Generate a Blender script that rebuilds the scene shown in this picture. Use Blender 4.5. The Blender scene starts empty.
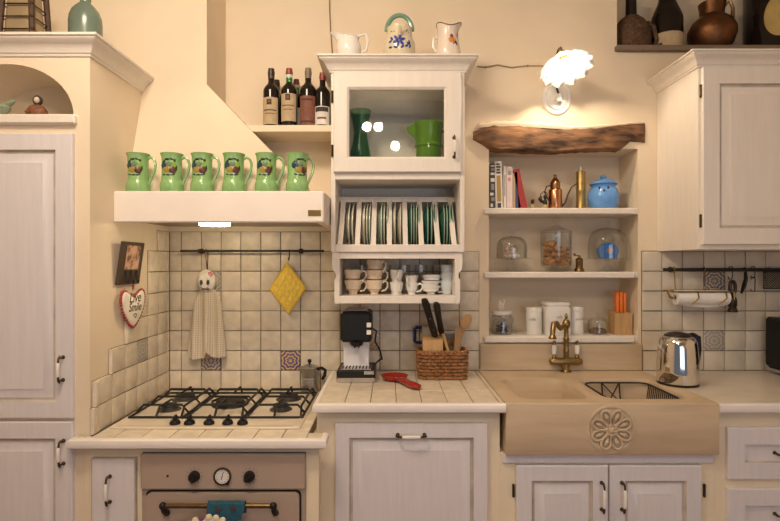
import bpy, bmesh, math, random
from mathutils import Vector, Matrix, Euler
random.seed(7)
PI = math.pi
scene = bpy.context.scene
COL = scene.collection
# ---- place: back wall at y=0, room towards -y; d = distance in front of the back wall
D = 2.667; F = 520.0; EYE = 1.449; VX = 390.0; VY = 263.0
def X(px, d): return (px - VX) * (D - d) / F
def Z(py, d): return EYE - (py - VY) * (D - d) / F
def S(n, d): return n * (D - d) / F

# ---------------------------------------------------------------- objects
def rootloc(o):
    while o.parent: o = o.parent
    return Vector(o.location)
def thing(name, label, cat, loc=(0, 0, 0), group=None):
    o = bpy.data.objects.new(name, None); COL.objects.link(o)
    o.empty_display_size = .05
    o.location = loc; o['label'] = label; o['category'] = cat
    if group: o['group'] = group
    return o
def tag(o, label, cat, group=None, kind=None):
    o['label'] = label; o['category'] = cat
    if group: o['group'] = group
    if kind: o['kind'] = kind
    return o
def struct(o):
    o['kind'] = 'structure'; return o
def copy_tree(o, parent=None):
    c = o.copy(); COL.objects.link(c); c.parent = parent
    for ch in list(o.children): copy_tree(ch, c)
    return c

class MB:
    def __init__(s): s.bm = bmesh.new(); s.mi = 0
    def _fin(s, faces):
        for f in faces: f.material_index = s.mi
    def quad(s, pts):
        f = s.bm.faces.new([s.bm.verts.new(p) for p in pts]); f.material_index = s.mi; return f
    def box(s, x0, x1, y0, y1, z0, z1, bev=0.0, M=None, seg=1):
        if x0 > x1: x0, x1 = x1, x0
        if y0 > y1: y0, y1 = y1, y0
        if z0 > z1: z0, z1 = z1, z0
        vs = [s.bm.verts.new(p) for p in ((x0,y0,z0),(x1,y0,z0),(x1,y1,z0),(x0,y1,z0),(x0,y0,z1),(x1,y0,z1),(x1,y1,z1),(x0,y1,z1))]
        fs = [s.bm.faces.new([vs[i] for i in q]) for q in ((3,2,1,0),(4,5,6,7),(0,1,5,4),(1,2,6,5),(2,3,7,6),(3,0,4,7))]
        s._fin(fs)
        if bev > 0:
            es = list({e for f in fs for e in f.edges})
            r = bmesh.ops.bevel(s.bm, geom=es, offset=bev, segments=seg, affect='EDGES', profile=.5)
            s._fin(r['faces'])
            vs = list({v for f in r['faces'] for v in f.verts} | {v for v in vs if v.is_valid})
        if M is not None:
            for v in vs: v.co = M @ v.co
        return s
    def dbox(s, x0, x1, d0, d1, z0, z1, bev=0.0): return s.box(x0, x1, -d1, -d0, z0, z1, bev)
    def rings(s, loops, closed_u=True, cap0=True, cap1=True, closed_v=False):
        """skin a list of equally long point loops"""
        L = [[s.bm.verts.new(p) for p in lp] for lp in loops]
        n = len(L[0]); fs = []
        rng = range(len(L) if closed_v else len(L) - 1)
        for i in rng:
            a, b = L[i], L[(i + 1) % len(L)]
            for j in range(n if closed_u else n - 1):
                k = (j + 1) % n
                fs.append(s.bm.faces.new((a[j], a[k], b[k], b[j])))
        if closed_u and not closed_v:
            if cap0: fs.append(s.bm.faces.new(list(reversed(L[0]))))
            if cap1: fs.append(s.bm.faces.new(L[-1]))
        s._fin(fs); return s
    def lathe(s, prof, c=(0, 0, 0), seg=24, M=None, sx=1.0, sy=1.0):
        """prof: (r,z) list; r=0 makes a pole"""
        c = Vector(c); rows = []
        for r, z in prof:
            if r <= 1e-6:
                p = Vector((0, 0, z)); p = (M @ p if M is not None else p) + c
                rows.append([s.bm.verts.new(p)])
            else:
                row = []
                for j in range(seg):
                    a = 2 * PI * j / seg
                    p = Vector((r * sx * math.cos(a), r * sy * math.sin(a), z)); p = (M @ p if M is not None else p) + c
                    row.append(s.bm.verts.new(p))
                rows.append(row)
        fs = []
        for a, b in zip(rows, rows[1:]):
            if len(a) == 1 and len(b) == 1: continue
            for j in range(seg):
                k = (j + 1) % seg
                if len(a) == 1: fs.append(s.bm.faces.new((a[0], b[k], b[j])))
                elif len(b) == 1: fs.append(s.bm.faces.new((a[j], a[k], b[0])))
                else: fs.append(s.bm.faces.new((a[j], a[k], b[k], b[j])))
        s._fin(fs); return s
    def ball(s, c, r, seg=14, rows=8, sc=(1, 1, 1), M=None):
        R = Matrix.Diagonal(sc); R = (M.to_3x3() @ R) if M is not None else R
        pr = [(r * math.sin(PI * i / rows), -r * math.cos(PI * i / rows)) for i in range(rows + 1)]
        pr[0] = (0, -r); pr[-1] = (0, r)
        return s.lathe(pr, c, seg, R)
    def tube(s, pts, r, seg=8, closed=False, flat=1.0):
        P = [Vector(p) for p in pts]; n = len(P)
        R = r if isinstance(r, (list, tuple)) else [r] * n
        loops = []; up = None
        for i in range(n):
            if closed: t = P[(i + 1) % n] - P[i - 1]
            else: t = P[min(i + 1, n - 1)] - P[max(i - 1, 0)]
            t.normalize()
            if up is None:
                up = Vector((0, 0, 1)) if abs(t.z) < .9 else Vector((0, 1, 0))
            u = up - t * up.dot(t)
            if u.length < 1e-5: u = t.orthogonal()
            u.normalize(); w = t.cross(u); up = u
            loops.append([P[i] + R[i] * (math.cos(2*PI*j/seg) * u + flat * math.sin(2*PI*j/seg) * w) for j in range(seg)])
        return s.rings(loops, True, True, True, closed)
    def prism(s, poly, axis, a0, a1, M=None):
        """poly (u,v) extruded along axis: 'y' -> (x,z), 'x' -> (y,z), 'z' -> (x,y)"""
        def mk(u, v, a):
            p = Vector({'y': (u, a, v), 'x': (a, u, v), 'z': (u, v, a)}[axis])
            return M @ p if M is not None else p
        A = [s.bm.verts.new(mk(u, v, a0)) for u, v in poly]; B = [s.bm.verts.new(mk(u, v, a1)) for u, v in poly]
        n = len(A); fs = [s.bm.faces.new(A), s.bm.faces.new(list(reversed(B)))]
        for i in range(n):
            k = (i + 1) % n
            fs.append(s.bm.faces.new((A[k], A[i], B[i], B[k])))
        s._fin(fs); return s
    def sweep(s, path, prof, z=0.0):
        """mitred moulding; path (x,d) list, profile (out,up); out is to the left of travel seen in (x,d)"""
        loops = []; n = len(path)
        nr = []
        for (a, b) in zip(path, path[1:]):
            t = Vector((b[0] - a[0], b[1] - a[1])).normalized(); nr.append(Vector((-t.y, t.x)))
        for i in range(n):
            if i == 0: m = nr[0]
            elif i == n - 1: m = nr[-1]
            else: m = (nr[i-1] + nr[i]) / (1 + nr[i-1].dot(nr[i]))
            loops.append([(path[i][0] + m.x * o, -(path[i][1] + m.y * o), z + u) for o, u in prof])
        return s.rings(loops)
    def panel(s, x0, x1, z0, z1, d, steps, mis=None):
        """front built of concentric rectangles; steps = (inset, depth relative to d); first ring starts at the back"""
        L = []
        for ins, dd in steps:
            y = -(d + dd)
            L.append([(x0+ins, y, z0+ins), (x1-ins, y, z0+ins), (x1-ins, y, z1-ins), (x0+ins, y, z1-ins)])
        base = len(s.bm.faces)
        s.rings(L)
        if mis:
            s.bm.faces.ensure_lookup_table()
            for k, mi in mis.items():
                for f in s.bm.faces[base + k*4: base + k*4 + 4]: f.material_index = mi
        return s
    def patch(s, c, r, z0, z1, a0, a1, seg=14, prof=None, th=.0008):
        """curved label on a round body; angles in radians, -pi/2 faces the room; closed thin shell"""
        loops = []
        for i in range(seg + 1):
            a = a0 + (a1 - a0) * i / seg
            ca, sa = math.cos(a), math.sin(a)
            loops.append([(c[0]+rr*ca, c[1]+rr*sa, c[2]+zz) for rr, zz in ((r, z0), (r+th, z0), (r+th, z1), (r, z1))])
        return s.rings(loops)
    def build(s, name, mats, parent=None, sharp=35, label=None, keep=False):
        bm = s.bm
        bmesh.ops.recalc_face_normals(bm, faces=bm.faces)
        lim = math.radians(sharp)
        for f in bm.faces: f.smooth = True
        for e in bm.edges:
            if len(e.link_faces) == 2:
                if e.calc_face_angle(0) > lim: e.smooth = False
        me = bpy.data.meshes.new(name)
        if parent is not None:
            off = rootloc(parent)
            for v in bm.verts: v.co -= off
        else:
            off = None
            if not keep and len(bm.verts):
                xs = [v.co.x for v in bm.verts]; ys = [v.co.y for v in bm.verts]; zs = [v.co.z for v in bm.verts]
                off = Vector(((min(xs)+max(xs))/2, (min(ys)+max(ys))/2, min(zs)))
                for v in bm.verts: v.co -= off
        bm.to_mesh(me); bm.free()
        o = bpy.data.objects.new(name, me); COL.objects.link(o)
        if parent is None and off is not None: o.location = off
        for m in (mats if isinstance(mats, (list, tuple)) else [mats]): me.materials.append(m)
        if parent is not None: o.parent = parent
        if label: o['label'] = label
        return o

def text(name, body, size, M, mat, parent, shear=0.0, th=.0003, bold=0.0):
    cu = bpy.data.curves.new(name, 'FONT'); cu.body = body; cu.size = size; cu.extrude = th
    cu.align_x = 'CENTER'; cu.align_y = 'CENTER'; cu.shear = shear; cu.offset = bold
    cu.resolution_u = 3
    t = bpy.data.objects.new(name, cu); COL.objects.link(t)
    bpy.context.view_layer.update()
    dg = bpy.context.evaluated_depsgraph_get()
    me = bpy.data.meshes.new_from_object(t.evaluated_get(dg))
    bpy.data.objects.remove(t)
    me.name = name
    off = rootloc(parent)
    for v in me.vertices: v.co = (M @ v.co) - off
    o = bpy.data.objects.new(name, me); COL.objects.link(o); me.materials.clear(); me.materials.append(mat); o.parent = parent
    return o
def TM(x, d, z, rz=0.0, rx=PI/2, ry=0.0):
    return Matrix.Translation((x, -d, z)) @ Euler((rx, ry, rz)).to_matrix().to_4x4()

# ---------------------------------------------------------------- materials
def _n(nt, t, **kw):
    n = nt.nodes.new(t)
    for k, v in kw.items(): setattr(n, k, v)
    return n
def pm(name, col, rough=.5, metal=0.0, var=0.0, vs=6.0, col2=None, bump=0.0, bs=30.0, stretch=(1,1,1), world=False, coat=0.0, spec=.5, island=0.0, emit=None, es=0.0, detail=4.0, ramp=(.35,.7)):
    m = bpy.data.materials.new(name); m.use_nodes = True
    nt = m.node_tree; b = nt.nodes['Principled BSDF']
    b.inputs['Base Color'].default_value = (*col, 1); b.inputs['Roughness'].default_value = rough
    b.inputs['Metallic'].default_value = metal; b.inputs['Specular IOR Level'].default_value = spec
    if coat: b.inputs['Coat Weight'].default_value = coat; b.inputs['Coat Roughness'].default_value = .08
    if emit: b.inputs['Emission Color'].default_value = (*emit, 1); b.inputs['Emission Strength'].default_value = es
    co = None
    if var or col2 or bump:
        if world: co = _n(nt, 'ShaderNodeNewGeometry').outputs['Position']
        else: co = _n(nt, 'ShaderNodeTexCoord').outputs['Object']
        mp = _n(nt, 'ShaderNodeMapping'); mp.inputs['Scale'].default_value = stretch
        nt.links.new(co, mp.inputs['Vector']); co = mp.outputs['Vector']
    last = None
    if var or col2:
        nz = _n(nt, 'ShaderNodeTexNoise'); nz.inputs['Scale'].default_value = vs; nz.inputs['Detail'].default_value = detail
        nt.links.new(co, nz.inputs['Vector'])
        rp = _n(nt, 'ShaderNodeValToRGB')
        rp.color_ramp.elements[0].position = ramp[0]; rp.color_ramp.elements[1].position = ramp[1]
        c2 = col2 if col2 else tuple(min(1, c * (1 + var)) for c in col)
        c1 = col if col2 else tuple(c * (1 - var) for c in col)
        rp.color_ramp.elements[0].color = (*c1, 1); rp.color_ramp.elements[1].color = (*c2, 1)
        nt.links.new(nz.outputs['Fac'], rp.inputs['Fac']); last = rp.outputs['Color']
    if island:
        g = _n(nt, 'ShaderNodeNewGeometry'); mr = _n(nt, 'ShaderNodeMapRange')
        mr.inputs['To Min'].default_value = 1 - island; mr.inputs['To Max'].default_value = 1 + island * .5
        nt.links.new(g.outputs['Random Per Island'], mr.inputs['Value'])
        mx = _n(nt, 'ShaderNodeVectorMath', operation='SCALE')
        if last: nt.links.new(last, mx.inputs[0])
        else: mx.inputs[0].default_value = col
        nt.links.new(mr.outputs['Result'], mx.inputs['Scale']); last = mx.outputs['Vector']
    if last: nt.links.new(last, b.inputs['Base Color'])
    if bump:
        nb = _n(nt, 'ShaderNodeTexNoise'); nb.inputs['Scale'].default_value = bs; nb.inputs['Detail'].default_value = 5
        nt.links.new(co, nb.inputs['Vector'])
        bp = _n(nt, 'ShaderNodeBump'); bp.inputs['Strength'].default_value = bump; bp.inputs['Distance'].default_value = .01
        nt.links.new(nb.outputs['Fac'], bp.inputs['Height']); nt.links.new(bp.outputs['Normal'], b.inputs['Normal'])
    return m
def thin_glass(name, tint=(1,1,1), refl=1.0, rough=.02):
    m = bpy.data.materials.new(name); m.use_nodes = True; nt = m.node_tree; nt.nodes.clear()
    out = _n(nt, 'ShaderNodeOutputMaterial'); mix = _n(nt, 'ShaderNodeMixShader')
    tr = _n(nt, 'ShaderNodeBsdfTransparent'); tr.inputs['Color'].default_value = (*tint, 1)
    gl = _n(nt, 'ShaderNodeBsdfGlossy'); gl.inputs['Roughness'].default_value = rough
    lw = _n(nt, 'ShaderNodeLayerWeight'); lw.inputs['Blend'].default_value = .5
    pw = _n(nt, 'ShaderNodeMath', operation='POWER'); pw.inputs[1].default_value = 3.5
    mu = _n(nt, 'ShaderNodeMath', operation='MULTIPLY_ADD'); mu.inputs[1].default_value = .45*refl; mu.inputs[2].default_value = .035*refl; mu.use_clamp = True
    nt.links.new(lw.outputs['Facing'], pw.inputs[0]); nt.links.new(pw.outputs[0], mu.inputs[0]); nt.links.new(mu.outputs[0], mix.inputs['Fac'])
    nt.links.new(tr.outputs[0], mix.inputs[1]); nt.links.new(gl.outputs[0], mix.inputs[2]); nt.links.new(mix.outputs[0], out.inputs['Surface'])
    return m
def solid_glass(name, col, rough=.05):
    m = bpy.data.materials.new(name); m.use_nodes = True; b = m.node_tree.nodes['Principled BSDF']
    b.inputs['Base Color'].default_value = (*col, 1); b.inputs['Roughness'].default_value = rough
    b.inputs['Transmission Weight'].default_value = .85; b.inputs['IOR'].default_value = 1.4
    return m
def check_mat(name, c1, c2, scale):
    m = pm(name, c1, .9, bump=.15, bs=200); nt = m.node_tree; b = nt.nodes['Principled BSDF']
    tc = _n(nt, 'ShaderNodeTexCoord'); a = None
    sp = _n(nt, 'ShaderNodeSeparateXYZ'); nt.links.new(tc.outputs['Object'], sp.inputs[0]); outs = []
    for i in (0, 2):
        ml = _n(nt, 'ShaderNodeMath', operation='MULTIPLY'); ml.inputs[1].default_value = scale; nt.links.new(sp.outputs[i], ml.inputs[0])
        sn = _n(nt, 'ShaderNodeMath', operation='SINE'); nt.links.new(ml.outputs[0], sn.inputs[0])
        gt = _n(nt, 'ShaderNodeMath', operation='GREATER_THAN'); gt.inputs[1].default_value = 0; nt.links.new(sn.outputs[0], gt.inputs[0]); outs.append(gt.outputs[0])
    ad = _n(nt, 'ShaderNodeMath', operation='ADD'); nt.links.new(outs[0], ad.inputs[0]); nt.links.new(outs[1], ad.inputs[1])
    hf = _n(nt, 'ShaderNodeMath', operation='MULTIPLY'); hf.inputs[1].default_value = .5; nt.links.new(ad.outputs[0], hf.inputs[0])
    mx = _n(nt, 'ShaderNodeMix', data_type='RGBA'); mx.inputs[6].default_value = (*c1, 1); mx.inputs[7].default_value = (*c2, 1)
    nt.links.new(hf.outputs[0], mx.inputs[0]); nt.links.new(mx.outputs[2], b.inputs['Base Color']); return m
def deco_mat(name, c_bg, c_a, c_b, k=1.0, ax=0):
    """painted majolica tile: rings and petals around the tile's own centre (object space x,z -> generated)"""
    m = bpy.data.materials.new(name); m.use_nodes = True; nt = m.node_tree; b = nt.nodes['Principled BSDF']
    b.inputs['Roughness'].default_value = .3
    tc = _n(nt, 'ShaderNodeTexCoord'); sep = _n(nt, 'ShaderNodeSeparateXYZ')
    ad = _n(nt, 'ShaderNodeVectorMath', operation='SUBTRACT'); ad.inputs[1].default_value = (.5, .5, .5)
    nt.links.new(tc.outputs['Generated'], ad.inputs[0]); nt.links.new(ad.outputs[0], sep.inputs[0])
    def M(op, a, bb=None):
        n = _n(nt, 'ShaderNodeMath', operation=op)
        for i, v in enumerate((a, bb)):
            if v is None: continue
            if isinstance(v, (int, float)): n.inputs[i].default_value = v
            else: nt.links.new(v, n.inputs[i])
        return n.outputs[0]
    x, y = sep.outputs[ax], sep.outputs[2]
    r = M('SQRT', M('ADD', M('MULTIPLY', x, x), M('MULTIPLY', y, y)))
    ang = M('ARCTAN2', y, x)
    pet = M('ADD', r, M('MULTIPLY', M('COSINE', M('MULTIPLY', ang, 8.0)), .035))
    w = M('SINE', M('MULTIPLY', pet, 34.0 * k))
    rp = _n(nt, 'ShaderNodeValToRGB'); rp.color_ramp.interpolation = 'CONSTANT'
    e = rp.color_ramp.elements; e[0].position = 0; e[0].color = (*c_bg, 1); e[1].position = .45; e[1].color = (*c_a, 1)
    n3 = e.new(.8); n3.color = (*c_b, 1)
    nt.links.new(M('ADD', M('MULTIPLY', w, .5), .5), rp.inputs['Fac'])
    nt.links.new(rp.outputs['Color'], b.inputs['Base Color'])
    return m

CREAM = (.80, .675, .51)
M_plaster = pm('cream_plaster', CREAM, .85, var=.05, vs=2.5, bump=.25, bs=9, world=True, detail=6)
M_cream = pm('cream_paint', (.80, .69, .51), .6, var=.04, vs=5, bump=.08, bs=40)
M_white = pm('white_washed_paint', (.80, .735, .66), .5, var=.025, vs=7, stretch=(6, 6, .6), bump=.08, bs=60)
M_lilac = pm('brushed_whitewash', (.70, .665, .685), .45, var=.03, vs=9, stretch=(7, 7, .5), bump=.10, bs=45)
M_worn = pm('worn_paint_edge', (.50, .44, .38), .6, var=.18, vs=14)
M_hoodw = pm('hood_white_paint', (.86, .78, .71), .5, var=.03, vs=5)
M_tile = pm('handmade_cream_tile', (.70, .61, .485), .38, var=.10, vs=22, bump=.05, bs=14, island=.10, world=True, detail=6)
M_tile2 = pm('handmade_ivory_tile', (.66, .585, .475), .35, var=.06, vs=16, bump=.1, bs=12, island=.06, world=True)
M_grout = pm('grout', (.24, .175, .115), .9, var=.15, vs=40, world=True)
M_nose = pm('white_glazed_trim', (.80, .74, .70), .3, var=.03, vs=8)
M_stone = pm('pale_limestone', (.50, .375, .245), .6, col2=(.60, .47, .325), vs=5, stretch=(.6, 1, 5), bump=.06, bs=60, ramp=(.3, .7), world=True)
M_marble = pm('veined_marble', (.70, .62, .52), .3, col2=(.60, .52, .42), vs=6, stretch=(1, 3, 1), world=True, ramp=(.5, .75), detail=8)
M_beam = pm('old_oak_beam', (.030, .013, .007), .75, col2=(.33, .165, .075), vs=9, stretch=(.8, 2, 3.0), bump=.6, bs=25, detail=8)
M_iron = pm('cast_iron', (.012, .011, .010), .55, bump=.1, bs=90)
M_black = pm('black_plastic', (.010, .010, .010), .42, spec=.35)
M_bronze = pm('aged_bronze', (.07, .045, .025), .4, metal=.8)
M_porc = pm('white_porcelain', (.82, .79, .74), .15)
M_brass = pm('antique_brass', (.34, .235, .10), .32, metal=1.0, var=.12, vs=30)
M_brassd = pm('dark_brass', (.20, .13, .055), .35, metal=1.0, var=.2, vs=30)
M_gold = pm('polished_brass', (.62, .42, .13), .25, metal=1.0)
M_copper = pm('copper', (.62, .27, .13), .25, metal=1.0, var=.1, vs=20)
M_steel = pm('brushed_steel', (.62, .60, .58), .22, metal=1.0)
M_chrome = pm('polished_steel', (.78, .77, .75), .07, metal=1.0)
M_alu = pm('dull_aluminium', (.42, .40, .37), .4, metal=.9, var=.1, vs=20)
M_glass = thin_glass('clear_thin_glass', (.98, .985, .98), 2.1)
M_pane = thin_glass('window_glass', (.97, .98, .96), 1.0)
M_mug = pm('green_glaze', (.27, .47, .18), .2, var=.06, vs=25)
M_dkgreen = solid_glass('dark_green_glass', (.09, .40, .15))
M_greenpot = pm('olive_green_glaze', (.12, .25, .015), .1)
M_bottle = pm('dark_bottle_glass', (.012, .008, .006), .12, spec=.35)
M_botgreen = pm('green_bottle_glass', (.02, .22, .04), .1)
M_demi = pm('dusty_green_glass', (.14, .19, .15), .25, var=.18, vs=9, coat=.1)
M_paper = pm('label_paper', (.50, .38, .23), .8, var=.1, vs=40)
M_paperw = pm('white_label_paper', (.72, .70, .66), .8, var=.06, vs=40)
M_ink = pm('dark_ink', (.05, .04, .035), .8)
M_redlab = pm('red_brown_label', (.22, .08, .05), .7, var=.2, vs=40)
M_redcap = pm('red_foil', (.30, .05, .03), .4)
M_cork = pm('cork', (.50, .34, .18), .9, var=.15, vs=60)
M_wood = pm('light_beech', (.55, .33, .14), .5, var=.12, vs=12, stretch=(4, 4, .6))
M_dkwood = pm('dark_turned_wood', (.035, .014, .008), .35, var=.2, vs=12)
M_wicker = pm('wicker', (.30, .135, .05), .55, var=.35, vs=40, bump=.2, bs=60)
M_dkwicker = pm('dark_wicker', (.10, .05, .022), .7, var=.4, vs=60, bump=.6, bs=90)
M_red = pm('red_glaze', (.31, .022, .012), .12)
M_blue = pm('cornflower_glaze', (.13, .33, .72), .2, var=.04, vs=20)
M_navy = pm('navy_glaze', (.012, .022, .11), .2)
M_yellow = pm('yellow_quilt', (.80, .56, .09), .85, var=.1, vs=60)
M_cloth = check_mat('beige_gingham', (.74, .66, .54), (.50, .40, .29), 700)
M_clothw = pm('white_cloth', (.80, .73, .62), .9, var=.05, vs=40)
M_pink = pm('pink_felt', (.72, .25, .28), .85)
M_teal = pm('teal_felt', (.015, .085, .13), .9, var=.15, vs=60)
M_orange = pm('orange_plastic', (.85, .20, .02), .3)
M_cookie = pm('baked_biscuit', (.55, .29, .09), .8, col2=(.28, .11, .03), vs=18, bump=.4, bs=60)
M_sweet = pm('pink_white_sweets', (.82, .62, .52), .7, island=.25)
M_oven = pm('beige_enamel', (.42, .33, .27), .3, var=.02, vs=4)
M_hob = pm('cream_enamel', (.72, .62, .49), .22)
M_beigecup = pm('beige_stoneware', (.72, .58, .43), .25)
M_whitecup = pm('white_stoneware', (.80, .77, .72), .2)
M_bluecup = pm('bluish_white_china', (.62, .68, .72), .2)
M_plate = pm('cream_plate_glaze', (.66, .62, .50), .2)
M_plateg = pm('dark_green_plate_glaze', (.035, .13, .085), .2)
M_platep = pm('pale_green_plate_glaze', (.40, .50, .38), .2)
M_paperroll = pm('white_kitchen_paper', (.84, .81, .76), .9)
M_photo = pm('old_photo_print', (.62, .38, .26), .5, col2=(.16, .07, .04), vs=30, ramp=(.45, .6))
M_lampg = bpy.data.materials.new('milk_glass_shade'); M_lampg.use_nodes = True
b = M_lampg.node_tree.nodes['Principled BSDF']; nt = M_lampg.node_tree
tl = _n(nt, 'ShaderNodeBsdfTranslucent'); tl.inputs['Color'].default_value = (.75, .74, .72, 1)
mx = _n(nt, 'ShaderNodeMixShader'); mx.inputs['Fac'].default_value = .35
b.inputs['Base Color'].default_value = (.42, .42, .43, 1); b.inputs['Roughness'].default_value = .2
nt.links.new(b.outputs[0], mx.inputs[1]); nt.links.new(tl.outputs[0], mx.inputs[2])
tp = _n(nt, 'ShaderNodeBsdfTransparent'); m2 = _n(nt, 'ShaderNodeMixShader'); m2.inputs['Fac'].default_value = .12
nt.links.new(mx.outputs[0], m2.inputs[1]); nt.links.new(tp.outputs[0], m2.inputs[2])
nt.links.new(m2.outputs[0], nt.nodes['Material Output'].inputs['Surface'])
M_bulb = pm('glowing_bulb', (1, 1, 1), emit=(1.0, .80, .56), es=430)
M_hoodlamp = pm('glowing_hood_lamp', (1, 1, 1), emit=(1.0, .82, .52), es=42)
M_floor = pm('terracotta_floor', (.30, .16, .09), .6, var=.2, vs=4)
M_ceil = pm('white_ceiling', (.80, .72, .60), .9)
DECO = [deco_mat('majolica_blue_orange', (.06, .10, .30), (.55, .22, .04), (.62, .48, .24)),
        deco_mat('majolica_blue_white', (.55, .50, .42), (.10, .13, .30), (.45, .38, .20)),
        deco_mat('majolica_lilac', (.50, .42, .34), (.20, .14, .22), (.50, .30, .12)),
        deco_mat('majolica_yellow', (.12, .13, .28), (.60, .42, .08), (.55, .47, .36))]

# ---------------------------------------------------------------- shared builders
def door_steps(rail, groove, th=.02, f=.010):
    # back edge, front edge, rail, groove drop, groove flat, field rise, field
    return [(0, 0), (0, th-.003), (.003, th), (rail, th), (rail+.006, th-f), (rail+.014, th-f), (rail+groove, th-.003), (rail+groove+.002, th-.001)]
def rp_door(name, parent, x0, x1, z0, z1, d, rail, groove, mat=None, th=.02, label=None):
    m = MB(); m.panel(x0, x1, z0, z1, d, door_steps(rail, groove, th), {3: 1, 4: 1})
    return m.build(name, [mat or M_lilac, M_worn], parent, label=label)
def pull(parent, x, z, d, L=.11, vert=True):
    """bronze pull with a white porcelain grip"""
    m = MB(); dx, dz = (0, 1) if vert else (1, 0)
    def P(t, o): return (x + dx*t, -(d+o), z + dz*t)
    h = L/2
    for s in (-1, 1):
        m.lathe([(0, 0), (.0078, 0), (.0072, .003), (.004, .006), (.004, .024), (0, .024)], P(s*h, 0), 10, Matrix.Rotation(PI/2, 3, 'X'))
        m.tube([P(s*(h+.008), .019), P(s*h, .026), P(s*(h-.012), .029), P(s*(h-.022), .030)], [.0028, .0042, .0038, .005], 8)
    m.mi = 1
    m.tube([P(-h+.017, .030), P(-h*.45, .032), P(h*.45, .032), P(h-.017, .030)], [.0045, .0066, .0066, .0045], 10)
    return m.build('handle', [M_bronze, M_porc], parent, label='bronze pull handle with a white porcelain grip')
def hinge(parent, x, z, d, h=.045):
    m = MB(); m.tube([(x, -d, z-h/2), (x, -d, z+h/2)], .005, 8)
    m.ball((x, -d, z+h/2+.004), .006, 8, 6); m.ball((x, -d, z-h/2-.004), .006, 8, 6)
    return m.build('hinge', M_bronze, parent, label='small dark metal hinge')
def cornice_prof(w, h):
    return [(0, 0), (w*.10, 0), (w*.14, h*.12), (w*.22, h*.16), (w*.30, h*.34), (w*.52, h*.60), (w*.80, h*.72), (w*.86, h*.78), (w*.86, h*.84), (w, h*.88), (w, h), (0, h)]
# ================================================================ the room
LX = -1.135                    # plane of the plastered side of the tall cupboard
NX0, NX1 = .5077, 1.2718       # shelf niche
NB = .21                       # its depth
def wall_back():
    m = MB()
    T = .22
    for x0, x1, z0, z1 in ((-2.2, NX0, 0, 3.05), (NX0, NX1, 0, 1.06), (NX0, 1.164, 2.035, 3.05), (1.164, NX1, 2.035, 2.545),
                           (NX1, 2.6, 0, 2.545), (1.164, 2.6, 2.97, 3.05)):
        m.box(x0, x1, 0, T, z0, z1)
    m.box(-2.2, 2.6, T, T+.1, 0, 3.05)
    return struct(m.build('wall_back', M_plaster, sharp=30))
wall_back()
m = MB(); m.dbox(-2.2, LX, 0, .276, 0, 3.05); struct(m.build('wall_left', M_plaster))
m = MB(); m.box(2.5, 2.6, -3.6, .3, 0, 3.05); struct(m.build('wall_right', M_plaster))
m = MB(); m.box(-2.3, -2.2, -3.6, .22, 0, 3.05); struct(m.build('wall_far_left', M_plaster))
m = MB(); m.box(-2.3, 2.6, -3.6, .3, -.1, 0); struct(m.build('floor', M_floor))
m = MB(); m.box(-2.3, 2.6, -3.6, .3, 3.05, 3.15); struct(m.build('ceiling', M_ceil))

# ---- tiled splashbacks: every tile a bevelled block with its own small tilt, set in grout
P0 = .1015
rt = random.Random(3)
def tile_block(m, o, u0, u1, z0, z1, plane, th=.0062, g=.0019, bv=.0024):
    """plane 'y': u is x, sticks out towards the room from y=-o; plane 'x': u is d, sticks out to +x from x=o"""
    j = lambda: rt.uniform(-.0010, .0010)
    u0 += g + j()*.6; u1 -= g + j()*.6; z0 += g + j()*.6; z1 -= g + j()*.6
    tl = th + rt.uniform(-.0005, .0005)
    L = []
    for ins, t in ((0, -.001), (0, tl*.6), (bv*.35, tl*.88), (bv, tl)):
        pts = [(u0+ins, z0+ins), (u1-ins, z0+ins), (u1-ins, z1-ins), (u0+ins, z1-ins)]
        L.append([((u, -(o+t), z) if plane == 'y' else (o+t, -u, z)) for u, z in pts])
    if t and plane == 'y': pass
    m.rings(L)
def col_lines(x0, x1, xs):
    xs = [x for x in xs if x0 < x < x1]
    e = [x0] + xs + [x1]
    return [(a, b) for a, b in zip(e, e[1:]) if b - a > .012]
ZL = [.7978 + P0*k for k in range(9)]          # .798 .8993 1.0008 1.1023 1.2038 1.3053 1.4068 1.5083 1.6098
XL = [-.559 + P0*k for k in range(-7, 12)]
g = MB(); g.dbox(LX, -.27, 0, .004, .7978, 1.6098); g.dbox(-.27, .4565, 0, .004, .8993, 1.5083)
back_tiles = g.build('trim_1', M_grout); struct(back_tiles)
decos = {(-.965, 3, ): 0}
def cell_of(px, py): return X(px, 0), Z(py, 0)
deco_cells = []
for px, py, k in ((291, 360, 0), (212, 280.5, 1), (212, 360, 3), (370, 340, 2)):
    x, z = cell_of(px, py); deco_cells.append((x, z, k))
def deco_at(x0, x1, z0, z1, cells):
    for x, z, k in cells:
        if x0 < x < x1 and z0 < z < z1: return k
    return None
tm = MB()
for k in range(8):
    z0, z1 = ZL[k], ZL[k+1]
    xr = -.27 if (k == 0 or k == 7) else .4565
    for x0, x1 in col_lines(LX+.008, xr, XL):
        dk = deco_at(x0, x1, z0, z1, deco_cells)
        if dk is not None:
            dm = MB(); tile_block(dm, .004, x0, x1, z0, z1, 'y', .0060); dm.build('decorative_tile', DECO[dk], back_tiles, label='patterned majolica tile')
        else: tile_block(tm, .004, x0, x1, z0, z1, 'y')
tm.build('tiles', M_tile, back_tiles)
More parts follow.
